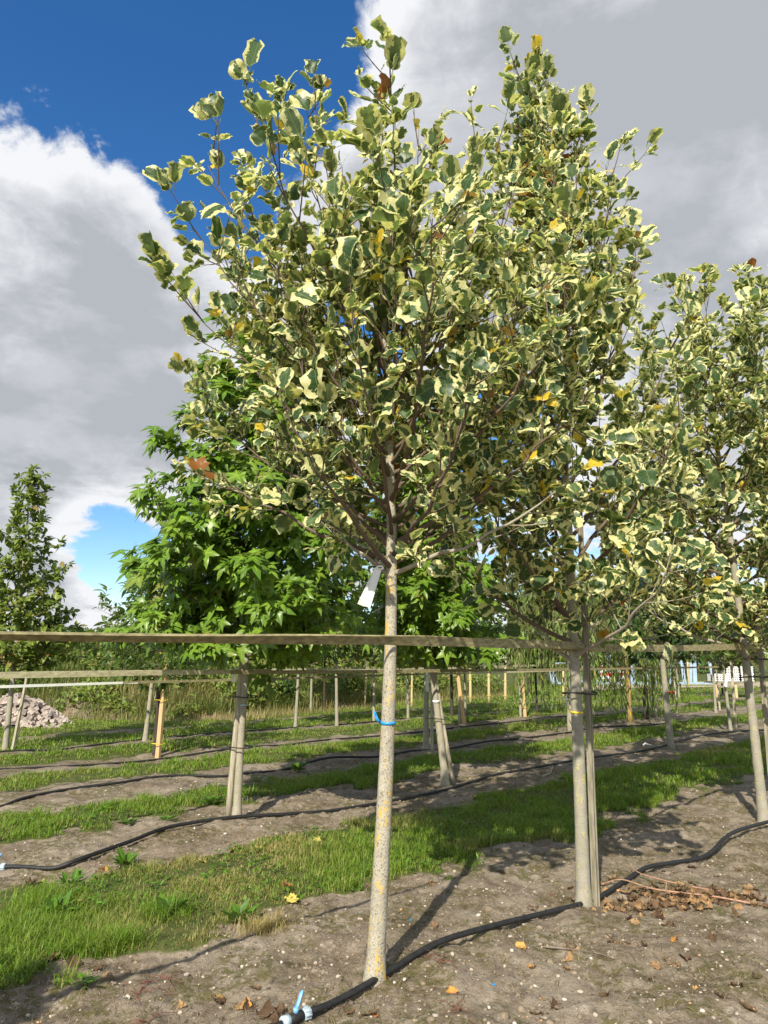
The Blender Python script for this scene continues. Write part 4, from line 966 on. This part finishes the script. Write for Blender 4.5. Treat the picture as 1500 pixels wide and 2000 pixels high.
# ------------------------------------------------------------------ grass and weeds
M_GRASS = mat_blade('grass_blade', (.105, .205, .015), (.21, .335, .028), (.48, .38, .17))
M_BWEED = mat_blade('bank_weed', (.085, .130, .028), (.18, .22, .055), (.46, .37, .17))
def blades(name, label, x, y, z, hgt, wid, lean, dry, mat, rng, segs=2):
    n = len(x); az = rng.uniform(0, 6.283, n); ld = np.stack([np.cos(az), np.sin(az)], 1); sd_ = np.stack([-ld[:, 1], ld[:, 0]], 1)
    fs = np.linspace(0, 1, segs+1); V = []
    for k, f in enumerate(fs):
        c = np.stack([x+ld[:, 0]*hgt*lean*f**1.8, y+ld[:, 1]*hgt*lean*f**1.8, z+hgt*(f-.30*lean*f*f)], 1)
        if k < segs:
            w = wid*(1-.35*f)/2; V += [c+np.c_[sd_*w[:, None], np.zeros(n)], c-np.c_[sd_*w[:, None], np.zeros(n)]]
        else: V.append(c)
    nv = 2*segs+1; Vv = np.stack(V, 1).reshape(-1, 3); b = (np.arange(n)*nv)[:, None]; T = []
    Q = [b+np.array([[2*k, 2*k+1, 2*k+3, 2*k+2]]) for k in range(segs-1)]
    T = b+np.array([[2*segs-2, 2*segs-1, 2*segs]])
    F = ([np.vstack(Q)] if Q else [])+[T]
    o = link(name, mesh_np(name, Vv, F, mat, {'rnd': np.repeat(rng.random(n), nv), 'dry': np.repeat(np.clip(dry, 0, 1), nv)}, True)); tag(o, label, 'grass', None, 'stuff'); return o
def scatter(rng, n0, n1, s0, s1, dens):
    n = int((n1-n0)*(s1-s0)*dens); nn = rng.uniform(n0, n1, n); ss = rng.uniform(s0, s1, n)
    return nn*NRM[0]+ss*DIRV[0], nn*NRM[1]+ss*DIRV[1]
def in_view(x, y, m=60):
    px_, py_, zc = project(np.stack([x, y, np.zeros_like(x)], 1)); return (zc > .5) & (px_ > -m) & (px_ < 1500+m) & (py_ < 2000+m*2)
gr = np.random.default_rng(91); dry_c = [gnd(330, 1700), gnd(520, 1680), gnd(560, 1640), gnd(420, 1740), gnd(520, 1800)]
def strip(label, n0, n1, s0, s1, dens, hgt, wid, dry_bias=0.0):
    x, y = scatter(gr, n0, n1, s0, s1, dens); k = in_view(x, y); x, y = x[k], y[k]
    m = soil_mask(x, y); k = gr.random(len(x)) > np.clip(m*1.6-.25, 0, 1)**.5
    cl = fbm(x*3.1, y*3.1, 61, 3); k &= gr.random(len(x)) < .35+1.5*sstep(cl, .32, .62); x, y, cl, m = x[k], y[k], cl[k], m[k]
    dry = sstep(fbm(x*.9, y*.9, 62, 3), .52, .70)*(.6 if n1 < 6 else .30)+dry_bias+m*.4
    for c in dry_c: dry = dry+.62*np.exp(-((x-c[0])**2+(y-c[1])**2)/.22)
    dry = np.clip(np.maximum(dry+gr.normal(0, .22, len(x)), (gr.random(len(x)) < .10)*.85), 0, 1)*.9
    h = hgt*(.18+1.9*np.clip(cl-.12, 0, 1)**1.3)*gr.uniform(.45, 1.5, len(x))*(1-.35*dry)*(1-.55*np.clip(m*1.5, 0, 1))*(.75+.5*fbm(x*9, y*9, 63, 2))
    blades('grass', label, x, y, hfun(x, y)-.004, h, wid*gr.uniform(.7, 1.3, len(x)), gr.uniform(.2, 1.15, len(x)), dry, M_GRASS, gr)
strip('green and straw-coloured turf strip just behind the front row', 3.75, 5.75, -2, 3.2, 8000, .072, .0038)
strip('shaded turf strip continuing behind the front row', 3.75, 5.75, 3.2, 8.5, 4200, .08, .006)
strip('far end of the turf strip behind the front row', 3.75, 5.75, 8.5, 19, 1500, .09, .010)
strip('turf strip behind the sweetgum row', 7.0, 8.7, 1, 9, 2700, .09, .007)
strip('far end of the turf strip behind the sweetgum row', 7.0, 8.7, 9, 24, 1000, .09, .012)
strip('turf strip before the orange-staked tree', 9.4, 11.2, 2, 14, 1300, .085, .010)
strip('far end of the turf strip before the willows', 9.4, 11.2, 14, 32, 520, .085, .016)
strip('turf strip behind the orange-staked tree', 11.7, 13.6, 0, 34, 650, .08, .014)
strip('wide turf before the weed bank', 13.8, 21.5, -8, 20, 420, .08, .018)
strip('distant turf beyond the willows', 13.8, 26, 20, 52, 130, .09, .035)
# bank weeds: tall, mixed
def bank_weeds(label, n0, n1, s0, s1, dens, h0, wid, drymid, seed, nb0=.3, nb1=40):
    rng = np.random.default_rng(seed); x, y = scatter(rng, n0, n1, s0, s1, dens); k = in_view(x, y, 100); x, y = x[k], y[k]
    nn, ss = rowco(x, y); cl = fbm(x*.7, y*.7, seed, 4); bz_ = bank_h(x, y); k = (rng.random(len(x)) < sstep(cl, .30, .5)) & (nn > bank_base(ss)+nb0) & (nn < bank_base(ss)+nb1); x, y, cl, bz_ = x[k], y[k], cl[k], bz_[k]
    dry = np.clip(drymid+(fbm(x*1.1, y*1.1, seed+5, 3)-.5)*1.5+rng.normal(0, .15, len(x)), 0, 1)
    blades('weeds', label, x, y, bz_-.03, h0*(.3+1.2*cl)*rng.uniform(.5, 1.4, len(x)), wid*rng.uniform(.6, 1.4, len(x)), rng.uniform(.1, .8, len(x)), dry, M_BWEED, rng)
bank_weeds('tall olive weeds covering the earth bank', 17.6, 24, -9, 27, 420, .42, .024, .12, 301)
bank_weeds('straw-coloured dry grass along the foot of the bank', 16.0, 24, -6, 26, 260, .22, .012, .75, 302, -.5, 1.9)
bank_weeds('rank weeds on top of the bank', 22, 36, -12, 27, 120, .70, .04, .05, 303)
# broad weed leaves on the bank
rng = np.random.default_rng(304); x, y = scatter(rng, 17.4, 25, -9, 26, 420); k = in_view(x, y, 100); x, y = x[k], y[k]
cl = fbm(x*.6, y*.6, 305, 3); nn, ss = rowco(x, y); k = (cl > .42) & (nn > bank_base(ss)+.6); x, y = x[k], y[k]; n = len(x)
mass = leaf_mass('weeds', OVATES, np.stack([x, y, bank_h(x, y)+(rng.uniform(0, .75, n)*sstep(fbm(x*.8, y*.8, 306, 3), .3, .65))], 1), unit(rng, n)+[0, 0, .4], unit(rng, n)*.6+[0, -.4, .8], rng.uniform(.07, .17, n), rng.random(n), M_CONE, None)
tag(mass, 'broad-leaved green weeds among the bank grasses', 'weeds', None, 'stuff')

pv = [gnd(px_, py_) for px_, py_ in ((1130, 1352), (1230, 1347), (1330, 1345), (1420, 1343), (1560, 1343), (1560, 1333), (1400, 1333), (1250, 1335), (1130, 1338))]
pth = link('dirt_path', mesh_np('dirt_path', np.array([[p_[0], p_[1], .055] for p_ in pv]), [np.array([[0, 1, 7, 8], [1, 2, 6, 7], [3, 4, 5, 6]]), np.array([[2, 3, 6]])], mat_plain('path_sand', (.42, .34, .25), .95, .2, 1.5, .1))); tag(pth, 'bare sandy path before the blue panels', None, None, 'structure')
# weed rosettes in the near turf
def rosette(label, px_, py_, n, size, seed, up=.6):
    rng = np.random.default_rng(seed); g = gnd(px_, py_); root = thing('weed_plant', label, 'weed', (g[0], g[1], gz(g[0], g[1])), 'broad-leaved weeds in the turf')
    ms = leaf_meshes('weed', WEEDL, M_WEED, 2)
    for k in range(n):
        az = k*2.4+rng.uniform(-.3, .3); h = np.array([math.cos(az), math.sin(az), 0]); tip = norm(h+[0, 0, rng.uniform(.15, up*1.6)]); s = size*rng.uniform(.6, 1.25)
        F_ = frames(tip[None], (np.array([0, 0, 1.])-h*.2+rng.normal(0, .15, 3))[None])[0]; m = np.eye(4); m[:3, :3] = F_*s; m[:3, 3] = h*.02+np.array([0, 0, rng.uniform(0, .03)])+rng.normal(0, .015, 3)*[1, 1, 0]
        o = link('leaf', ms[int(rng.integers(0, len(ms)))][2], root); o.matrix_basis = Matrix(m.tolist())
rosette('bright broad-leaved weed at the turf edge next to an orange fallen leaf', 245, 1703, 26, .11, 1)
rosette('dark green weed clump beside a straw-coloured tuft', 468, 1795, 24, .12, 2, .8)
rosette('wide-leaved weed behind a yellow fallen leaf', 110, 1790, 22, .12, 3)
rosette('small weed with a reddening leaf at the soil edge', 135, 1730, 16, .10, 4)
rosette('weed in the grass tuft beside the soil', 330, 1790, 18, .12, 5, 1.0)
rosette('pale green weed at the hose near the upright sweetgum', 580, 1505, 24, .16, 6)
rosette('low creeping weed at the edge of the sweetgum soil strip', 330, 1605, 24, .09, 7, .3)
rosette('low weed mat beside the sweetgum stake', 250, 1612, 22, .09, 8, .3)
rosette('dark weed at the foot of the shaded grass by the sweetgum', 415, 1575, 22, .12, 9, .6)
rosette('creeping weed in the shadowed corner of the soil', 160, 1935, 20, .05, 10, .3)
# taller tufts in the near turf
tx, ty, th = [], [], []
for (px_, py_, n, r, h) in ((60, 1830, 900, .24, .15), (170, 1870, 700, .18, .15), (320, 1790, 600, .15, .15), (240, 1850, 500, .12, .14), (30, 1900, 700, .2, .13), (90, 1760, 500, .2, .12), (800, 1660, 900, .3, .13), (950, 1640, 900, .3, .13), (1050, 1620, 900, .35, .13), (720, 1700, 400, .2, .11), (1250, 1580, 900, .5, .13)):
    g = gnd(px_, py_); tx.append(g[0]+gr.normal(0, r*.6, n)); ty.append(g[1]+gr.normal(0, r*.6, n)); th.append(np.full(n, h*.75))
tx, ty, th = map(np.concatenate, (tx, ty, th)); k = soil_mask(tx, ty) < .6; tx, ty, th = tx[k], ty[k], th[k]
blades('grass', 'longer bright green grass tufts in the front turf strip', tx, ty, hfun(tx, ty)-.004, th*gr.uniform(.5, 1.25, len(tx)), np.full(len(tx), .0046), gr.uniform(.3, 1.3, len(tx)), np.clip(gr.normal(.05, .12, len(tx)), 0, 1), M_GRASS, gr, 3)
g = gnd(520, 1815); n = 500; x = g[0]+gr.normal(0, .09, n); y = g[1]+gr.normal(0, .05, n)
blades('grass', 'straw-coloured dead grass tuft at the soil edge', x, y, hfun(x, y)-.004, gr.uniform(.04, .13, n), np.full(n, .003), gr.uniform(.3, 1.4, n), np.clip(gr.normal(.95, .1, n), 0, 1), M_GRASS, gr, 3)
for (lab, a0, a1, b0, b1, dn_, sz_) in (('small clover and weed leaves in the front turf strip', 3.9, 5.7, -2, 7, 420, .028), ('small weed leaves in the turf behind the sweetgums', 7.1, 8.6, 1, 10, 260, .035)):
    x, y = scatter(gr, a0, a1, b0, b1, dn_); k = in_view(x, y) & (soil_mask(x, y) < .75) & (fbm(x*1.7, y*1.7, 71, 3) > .50); x, y = x[k], y[k]; n = len(x)
    o = leaf_mass('weeds', WEEDL, np.stack([x, y, hfun(x, y)+gr.uniform(.005, .05, n)], 1), unit(gr, n)*[1, 1, .4]+[0, 0, .2], unit(gr, n)*.5+[0, 0, 1], sz_*gr.uniform(.6, 1.8, n), gr.random(n), M_WEED, None); tag(o, lab, 'weeds', None, 'stuff')
# thin straw litter lying on the soil
n = 42000; x, y = scatter(gr, 1.2, 7.3, -1.5, 7, 1); x = gr.uniform(-2.2, 5, n); y = gr.uniform(3.4, 8.5, n); k = (soil_mask(x, y) > .4) & (fbm(x*1.3, y*1.3, 88, 3) > .42); x, y = x[k], y[k]; n = len(x)
blades('straw_litter', 'thin dead straw lying on the bare soil', x, y, hfun(x, y)+.001, gr.uniform(.012, .045, n), gr.uniform(.0018, .0036, n), gr.uniform(1.6, 2.6, n), gr.random(n), mat_blade('straw', (.07, .05, .035), (.17, .12, .075), (.42, .34, .21)), gr)

# ------------------------------------------------------------------ pebbles
MARKS = [(580, 1990, 'near the blue valve handle'), (150, 1890, 'at the edge of the green grass tufts'), (1160, 1860, 'around the grey stick'), (1320, 1770, 'near the withered leaf pile'), (1320, 1880, 'on the open soil past the grey stick'), (1070, 1965, 'beyond the thick hose, by the red creeping weed'), (1450, 1960, 'on the mossy soil past the open patch'),
         (830, 1740, 'by the trunk shadow'), (150, 1720, 'by the bright weed at the turf edge'), (420, 1940, 'among red creeping weeds'), (560, 1755, 'by the straw-coloured tuft'), (450, 1670, 'in the straw-coloured turf'), (1430, 1690, 'below the raised hose bend'), (1000, 1690, 'in the dappled shade'), (1100, 1540, 'in the far turf'), (690, 1480, 'in the turf by the third hose')]
def near_mark(a, b_):
    return min(MARKS, key=lambda m: (m[0]-a)**2+(m[1]-b_)**2)[2]
def ico():
    ph = (1+5**.5)/2; V = np.array([(-1, ph, 0), (1, ph, 0), (-1, -ph, 0), (1, -ph, 0), (0, -1, ph), (0, 1, ph), (0, -1, -ph), (0, 1, -ph), (ph, 0, -1), (ph, 0, 1), (-ph, 0, -1), (-ph, 0, 1)])/math.hypot(1, ph)
    T = [(0, 11, 5), (0, 5, 1), (0, 1, 7), (0, 7, 10), (0, 10, 11), (1, 5, 9), (5, 11, 4), (11, 10, 2), (10, 7, 6), (7, 1, 8), (3, 9, 4), (3, 4, 2), (3, 2, 6), (3, 6, 8), (3, 8, 9), (4, 9, 5), (2, 4, 11), (6, 2, 10), (8, 6, 7), (9, 8, 1)]
    return V, np.array(T)
IV, IT = ico()
M_GRAVEL = None
def mat_gravel():
    m, t, p, o = new_mat('gravel'); r = t.add('ShaderNodeAttribute', attribute_name='rnd').outputs['Fac']
    c = t.mix(t.step(r, .1, .75), (.09, .066, .048), (.44, .37, .29)); c = t.mix(t.step(r, .86, .93), c, (.60, .55, .47)); c = t.mix(t.step(r, .94, .97), c, (.50, .30, .15))
    t.l.new(c, p.inputs['Base Color']); p.inputs['Roughness'].default_value = .85; return m
M_GRAVEL = mat_gravel()
n = 6500; x = gr.uniform(-4, 7, n*2); y = 3.3+gr.random(n*2)**1.5*9; k = (soil_mask(x, y) > .5) & in_view(x, y); x, y = x[k][:n], y[k][:n]; n = len(x)
sz = np.clip(gr.lognormal(-5.25, .50, n), .002, .016)
sc3 = sz[:, None]*gr.uniform(.6, 1.25, (n, 3))*[1, 1, .7]; a = gr.uniform(0, 6.28, n)
Vp = IV[None]*sc3[:, None, :]*(1+gr.normal(0, .12, (n, 12, 1))); Vr = np.stack([Vp[..., 0]*np.cos(a)[:, None]-Vp[..., 1]*np.sin(a)[:, None], Vp[..., 0]*np.sin(a)[:, None]+Vp[..., 1]*np.cos(a)[:, None], Vp[..., 2]], -1)
Vr += np.stack([x, y, hfun(x, y)+sz*.2], 1)[:, None, :]
gv = link('gravel', mesh_np('gravel', Vr.reshape(-1, 3), (IT[None]+(np.arange(n)*12)[:, None, None]).reshape(-1, 3), M_GRAVEL, {'rnd': np.repeat(gr.random(n), 12)}, False)); tag(gv, 'small pale pebbles and crumbs of soil on the bare strips', 'gravel', None, 'stuff')
n = 2600; x = gr.uniform(-3, 6, n*2); y = 3.3+gr.random(n*2)**1.4*6; k = (soil_mask(x, y) > .6) & in_view(x, y) & (fbm(x*1.6, y*1.6, 83, 3) > .46); x, y = x[k][:n], y[k][:n]; n = len(x); sz = np.clip(gr.lognormal(-4.6, .45, n), .004, .030)
Vp = IV[None]*(sz[:, None]*gr.uniform(.6, 1.3, (n, 3))*[1, 1, .65])[:, None, :]*(1+gr.normal(0, .18, (n, 12, 1)))+np.stack([x, y, hfun(x, y)], 1)[:, None, :]
cl_ = link('soil_clods', mesh_np('soil_clods', Vp.reshape(-1, 3), (IT[None]+(np.arange(n)*12)[:, None, None]).reshape(-1, 3), mat_plain('clod', (.25, .20, .14), .95, .45, 25, .1), None, True)); tag(cl_, 'crumbly soil clods on the bare strips', 'soil', None, 'stuff')
pm = [mesh_np('pebble', IV*(1+gr.normal(0, .13, (12, 1)))*[1, .75, .6], IT, M_PEBBLE, None, True) for _ in range(6)]
M_PEBW = mat_plain('white_pebble', (.60, .56, .48), .7, .15, 40, .3)
for m_ in pm: m_.materials[0] = M_PEBW
for (px_, py_, s) in ((1277, 1821, .016), (935, 1801, .016), (1203, 1753, .014), (1000, 1870, .015), (790, 1924, .014), (955, 1960, .012), (1005, 1986, .012), (1020, 1786, .012), (660, 1917, .014), (648, 1883, .011), (550, 1884, .011), (585, 1903, .013), (870, 1700, .011), (1190, 1845, .010), (840, 1850, .011), (1155, 1880, .010), (612, 1955, .009), (1230, 1715, .012), (1372, 1678, .010), (1100, 1740, .010), (1460, 1808, .010), (440, 1630, .02), (510, 1625, .016), (380, 1622, .015)):
    g = gnd(px_, py_); o = link('pebble', pm[int(gr.integers(0, 6))], None, (g[0], g[1], gz(g[0], g[1])+s*.25)); o.scale = (s, s, s); o.rotation_euler = (0, 0, gr.uniform(0, 6)); tag(o, 'whitish pebble '+near_mark(px_, py_), 'pebble', 'whitish pebbles '+near_mark(px_, py_))
for (px_, py_, s) in ((802, 1799, .010), (965, 1925, .010)):
    g = gnd(px_, py_); mb = MB().box((0, 0, 0), (1.4, 1, .5), .4).box((.3, .3, .3), (.8, .7, .3), 1.0); o = link('plastic_scrap', mb.mesh('plastic_scrap', M_BTAPE, False), None, (g[0], g[1], gz(g[0], g[1])+s*.3)); o.scale = (s, s, s); tag(o, 'tiny blue plastic scrap on the bare soil', 'scrap', 'blue plastic scraps')
g = gnd(1256, 1460); o = MB().ribbon_box([(0, 0, .02), (.04, 0, .05), (.12, .02, .03), (.2, .03, .015)], [.03, .06, .05, .01], .006, [0, .6, 1.2, .4]); o = link('paper_scrap', o.mesh('paper_scrap', M_TAG), None, (g[0], g[1], gz(g[0], g[1]))); tag(o, 'crumpled white scrap lying by the dense dark tree', 'scrap')

# ------------------------------------------------------------------ fallen leaves, twigs
def dead_shape(rng):
    V, T, LF = leaf_tulip(rng); V = V.copy(); x = V[:, 0]; y = V[:, 1]; rm = LF[:, 2] == 0; V[rm, :2] = [0, .45]+(V[rm, :2]-[0, .45])*rng.uniform(.6, 1.25, (rm.sum(), 1)); x = V[:, 0]; y = V[:, 1]; sd_ = rng.uniform(-1, 1)
    r2 = (np.abs(x)*(1+sd_*np.sign(x)))**2*rng.uniform(.6, 2.0)+(y-.45)**2*rng.uniform(-.3, 1.1)
    V[:, 2] = r2+.10*np.sin(x*11+rng.uniform(0, 6))*np.sin(y*9+rng.uniform(0, 6))+rng.normal(0, .05, len(V))+rm*rng.normal(0, .10, len(V)); V[:, 0] = x*(1-.4*np.clip(r2, 0, .8)); V[:, 2] = np.where(y < 0, .05, np.clip(V[:, 2], -.3, .8)*.6); V[:, 2] -= np.percentile(V[:, 2], 15); return V, T, LF
    k = 1
    V[:, 2] += k*x*x*rng.uniform(.5, 1.0)+.35*np.sin(V[:, 1]*5+rng.uniform(0, 6))*.35+rng.normal(0, .035, len(V)); V[:, 0] = x*(1-.25*min(k, 2.5)/2.5); V[:, 1] *= rng.uniform(.65, 1); V[:, 2] -= V[:, 2].min(); return V, T, LF
DS = [dead_shape(lr) for _ in range(14)]
dm = {k: [mesh_np('fallen_leaf', V-[0, .4, 0], T, m_, None, True) for V, T, LF in DS] for k, m_ in (('b', M_DEAD), ('o', M_DEAD_O), ('y', M_DEAD_Y))}
def fallen(px_, py_, kind, s, lab, grp):
    g = gnd(px_, py_); o = link('fallen_leaf', dm[kind][int(gr.integers(0, 14))], None, (g[0], g[1], gz(g[0], g[1])+(.018 if soil_mask(np.array([g[0]]), np.array([g[1]]))[0] < .4 else .002)))
    o.scale = (s, s, s*(.55 if kind == 'y' else 1)); o.rotation_euler = (gr.uniform(-.2, .2), gr.uniform(-.2, .2), gr.uniform(0, 6.28)); tag(o, lab+' '+near_mark(px_, py_), 'leaf', grp+' '+near_mark(px_, py_))
for (px_, py_, s) in ((425, 1940, .085), (470, 1968, .06), (515, 1985, .10), (545, 1970, .07), (587, 1950, .05), (720, 1985, .07), (1085, 1968, .085), (1050, 1972, .07), (1060, 1945, .05), (843, 1720, .07), (845, 1812, .05), (980, 1708, .05), (1115, 1848, .07), (1113, 1875, .06), (1125, 1862, .06), (1195, 1843, .06), (1230, 1848, .05), (1265, 1860, .07), (1280, 1895, .05), (1310, 1888, .08), (1340, 1880, .07), (1275, 1910, .05), (1390, 1840, .07), (1440, 1945, .06), (1480, 1930, .06), (1465, 1985, .08), (1410, 1960, .05), (1180, 1950, .06), (1190, 1830, .05), (1225, 1790, .07), (1305, 1800, .08), (1350, 1690, .07), (1440, 1690, .07), (1400, 1700, .06), (90, 1880, .09), (145, 1890, .08), (185, 1900, .07), (205, 1915, .06), (60, 1735, .09), (195, 1710, .08), (210, 1722, .06), (490, 1968, .08), (530, 1995, .09), (680, 1975, .06), (500, 1930, .05), (352, 1948, .06)):
    fallen(px_, py_, 'b', s, 'curled dry brown leaf', 'dry brown fallen leaves')
for (px_, py_, s) in ((478, 1966, .06), (433, 1933, .055), (730, 1983, .05), (880, 1944, .05), (1020, 1860, .06), (1040, 1890, .055), (1108, 1886, .05), (1320, 1844, .06), (1358, 1938, .035), (560, 1738, .09), (1210, 1850, .045), (205, 1708, .09)):
    fallen(px_, py_, 'o', s, 'small orange fallen leaf', 'orange fallen leaves')
for (px_, py_, s) in ((150, 1775, .11), (570, 1768, .09), (450, 1670, .10), (505, 1665, .09), (395, 1692, .08), (565, 1655, .10), (80, 1728, .07), (620, 1650, .08), (1130, 1540, .10), (690, 1480, .12), (1010, 1690, .06)):
    fallen(px_, py_, 'y', s, 'yellow fallen leaf', 'yellow fallen leaves')
# heap of withered leaves by the forked tree
rng = np.random.default_rng(66); n = 300; c0 = gnd(1325, 1752); al = rng.normal(0, .40, n); ac = rng.normal(0, .15, n)
x = c0[0]+al*.9+ac*.1; y = c0[1]+al*.12+ac; pos = np.stack([x, y, hfun(x, y)+np.abs(rng.normal(0, .013, n))*np.exp(-(al/.5)**2)], 1)
lp = leaf_mass('leaf_pile', DS, pos, unit(rng, n)*[1, 1, .3], unit(rng, n)*.55+[0, 0, .9], rng.uniform(.03, .075, n), rng.random(n), M_DEAD, None); tag(lp, 'pile of withered brown leaves beside the forked trunk', 'leaf pile', None, 'stuff')
def twig(label, pts, r, mat, grp=None, subs=()):
    P = np.array([[*gnd(a, b_)[:2], 0] for a, b_, _ in pts]); P[:, 2] = [gz(p[0], p[1])+h for p, (_, _, h) in zip(P, pts)]
    root = thing('twig', label, 'twig', P[0], grp); MB().tube(smooth_line(P-P[0], 6), np.linspace(r, r*.45, 6*(len(P)-1)+1), 7, True, .1, RNG).obj('stem', mat, root)
    for (f, d, l) in subs:
        b0 = (P[0]*(1-f)+P[-1]*f)-P[0]; MB().tube([b0, b0+np.array(d)*l*.5+[0, 0, .01], b0+np.array(d)*l], [r*.5, r*.4, r*.25], 5).obj('side_shoot', mat, root)
    return root
twig('long reddish twig lying across the withered leaf pile', [(1465, 1768, .02), (1390, 1757, .035), (1280, 1742, .05), (1215, 1730, .05), (1175, 1733, .03)], .0075, M_TWIG, None, ((.55, (.3, .4, .5), .12), (.7, (-.2, -.5, .3), .12)))
twig('shorter reddish twig behind the long one on the leaf pile', [(1436, 1739, .02), (1340, 1729, .04), (1255, 1719, .06), (1230, 1708, .06)], .006, M_TWIG, None, ((.6, (.2, -.4, .4), .10),))
twig('dark grey stick lying on the open soil', [(1060, 1848, .008), (1120, 1860, .012), (1180, 1876, .01), (1245, 1900, .006)], .0065, M_STICK, None, ((.5, (.2, -.5, .1), .07),))
twig('bleached forked stick by the raised hose', [(1060, 1525, .01), (1075, 1512, .03), (1080, 1502, .05)], .012, M_STAKE, None, ((.3, (.5, .2, .2), .12),))
twig('short pale stick under the thick black hose', [(1045, 1790, .006), (1070, 1791, .01)], .006, M_STAKE)
# red creeping stems
for k, (px_, py_) in enumerate(((330, 1910), (290, 1985), (900, 1975), (270, 1935), (860, 1905))):
    rng = np.random.default_rng(400+k); g = gnd(px_, py_); mb = MB()
    for q in range(9):
        az = rng.uniform(0, 6.28); L = rng.uniform(.05, .16); pts = np.array([[math.cos(az+u*rng.uniform(-.6, .6))*L*u, math.sin(az)*L*u, 0] for u in np.linspace(0, 1, 6)]); pts[:, 2] = hfun(g[0]+pts[:, 0], g[1]+pts[:, 1])-gz(g[0], g[1])+.004+.012*np.sin(np.linspace(0, 3.1, 6)); mb.tube(pts, .0016, 4, False)
    o = link('creeping_weed', mb.mesh('creeping_weed', bpy.data.materials.get('red_stem') or mat_plain('red_stem', (.21, .085, .06), .6, .3, 30)), None, (g[0], g[1], gz(g[0], g[1]))); tag(o, ['leafless red creeping weed stems by the grass tufts', 'red creeping weed stems before the valve handle', 'red creeping weed stems among brown leaves past the hose', 'small red creeping weed nearest the shadowed corner', 'red creeping weed stems hugging the thick hose'][k], 'weed', 'red creeping weeds')
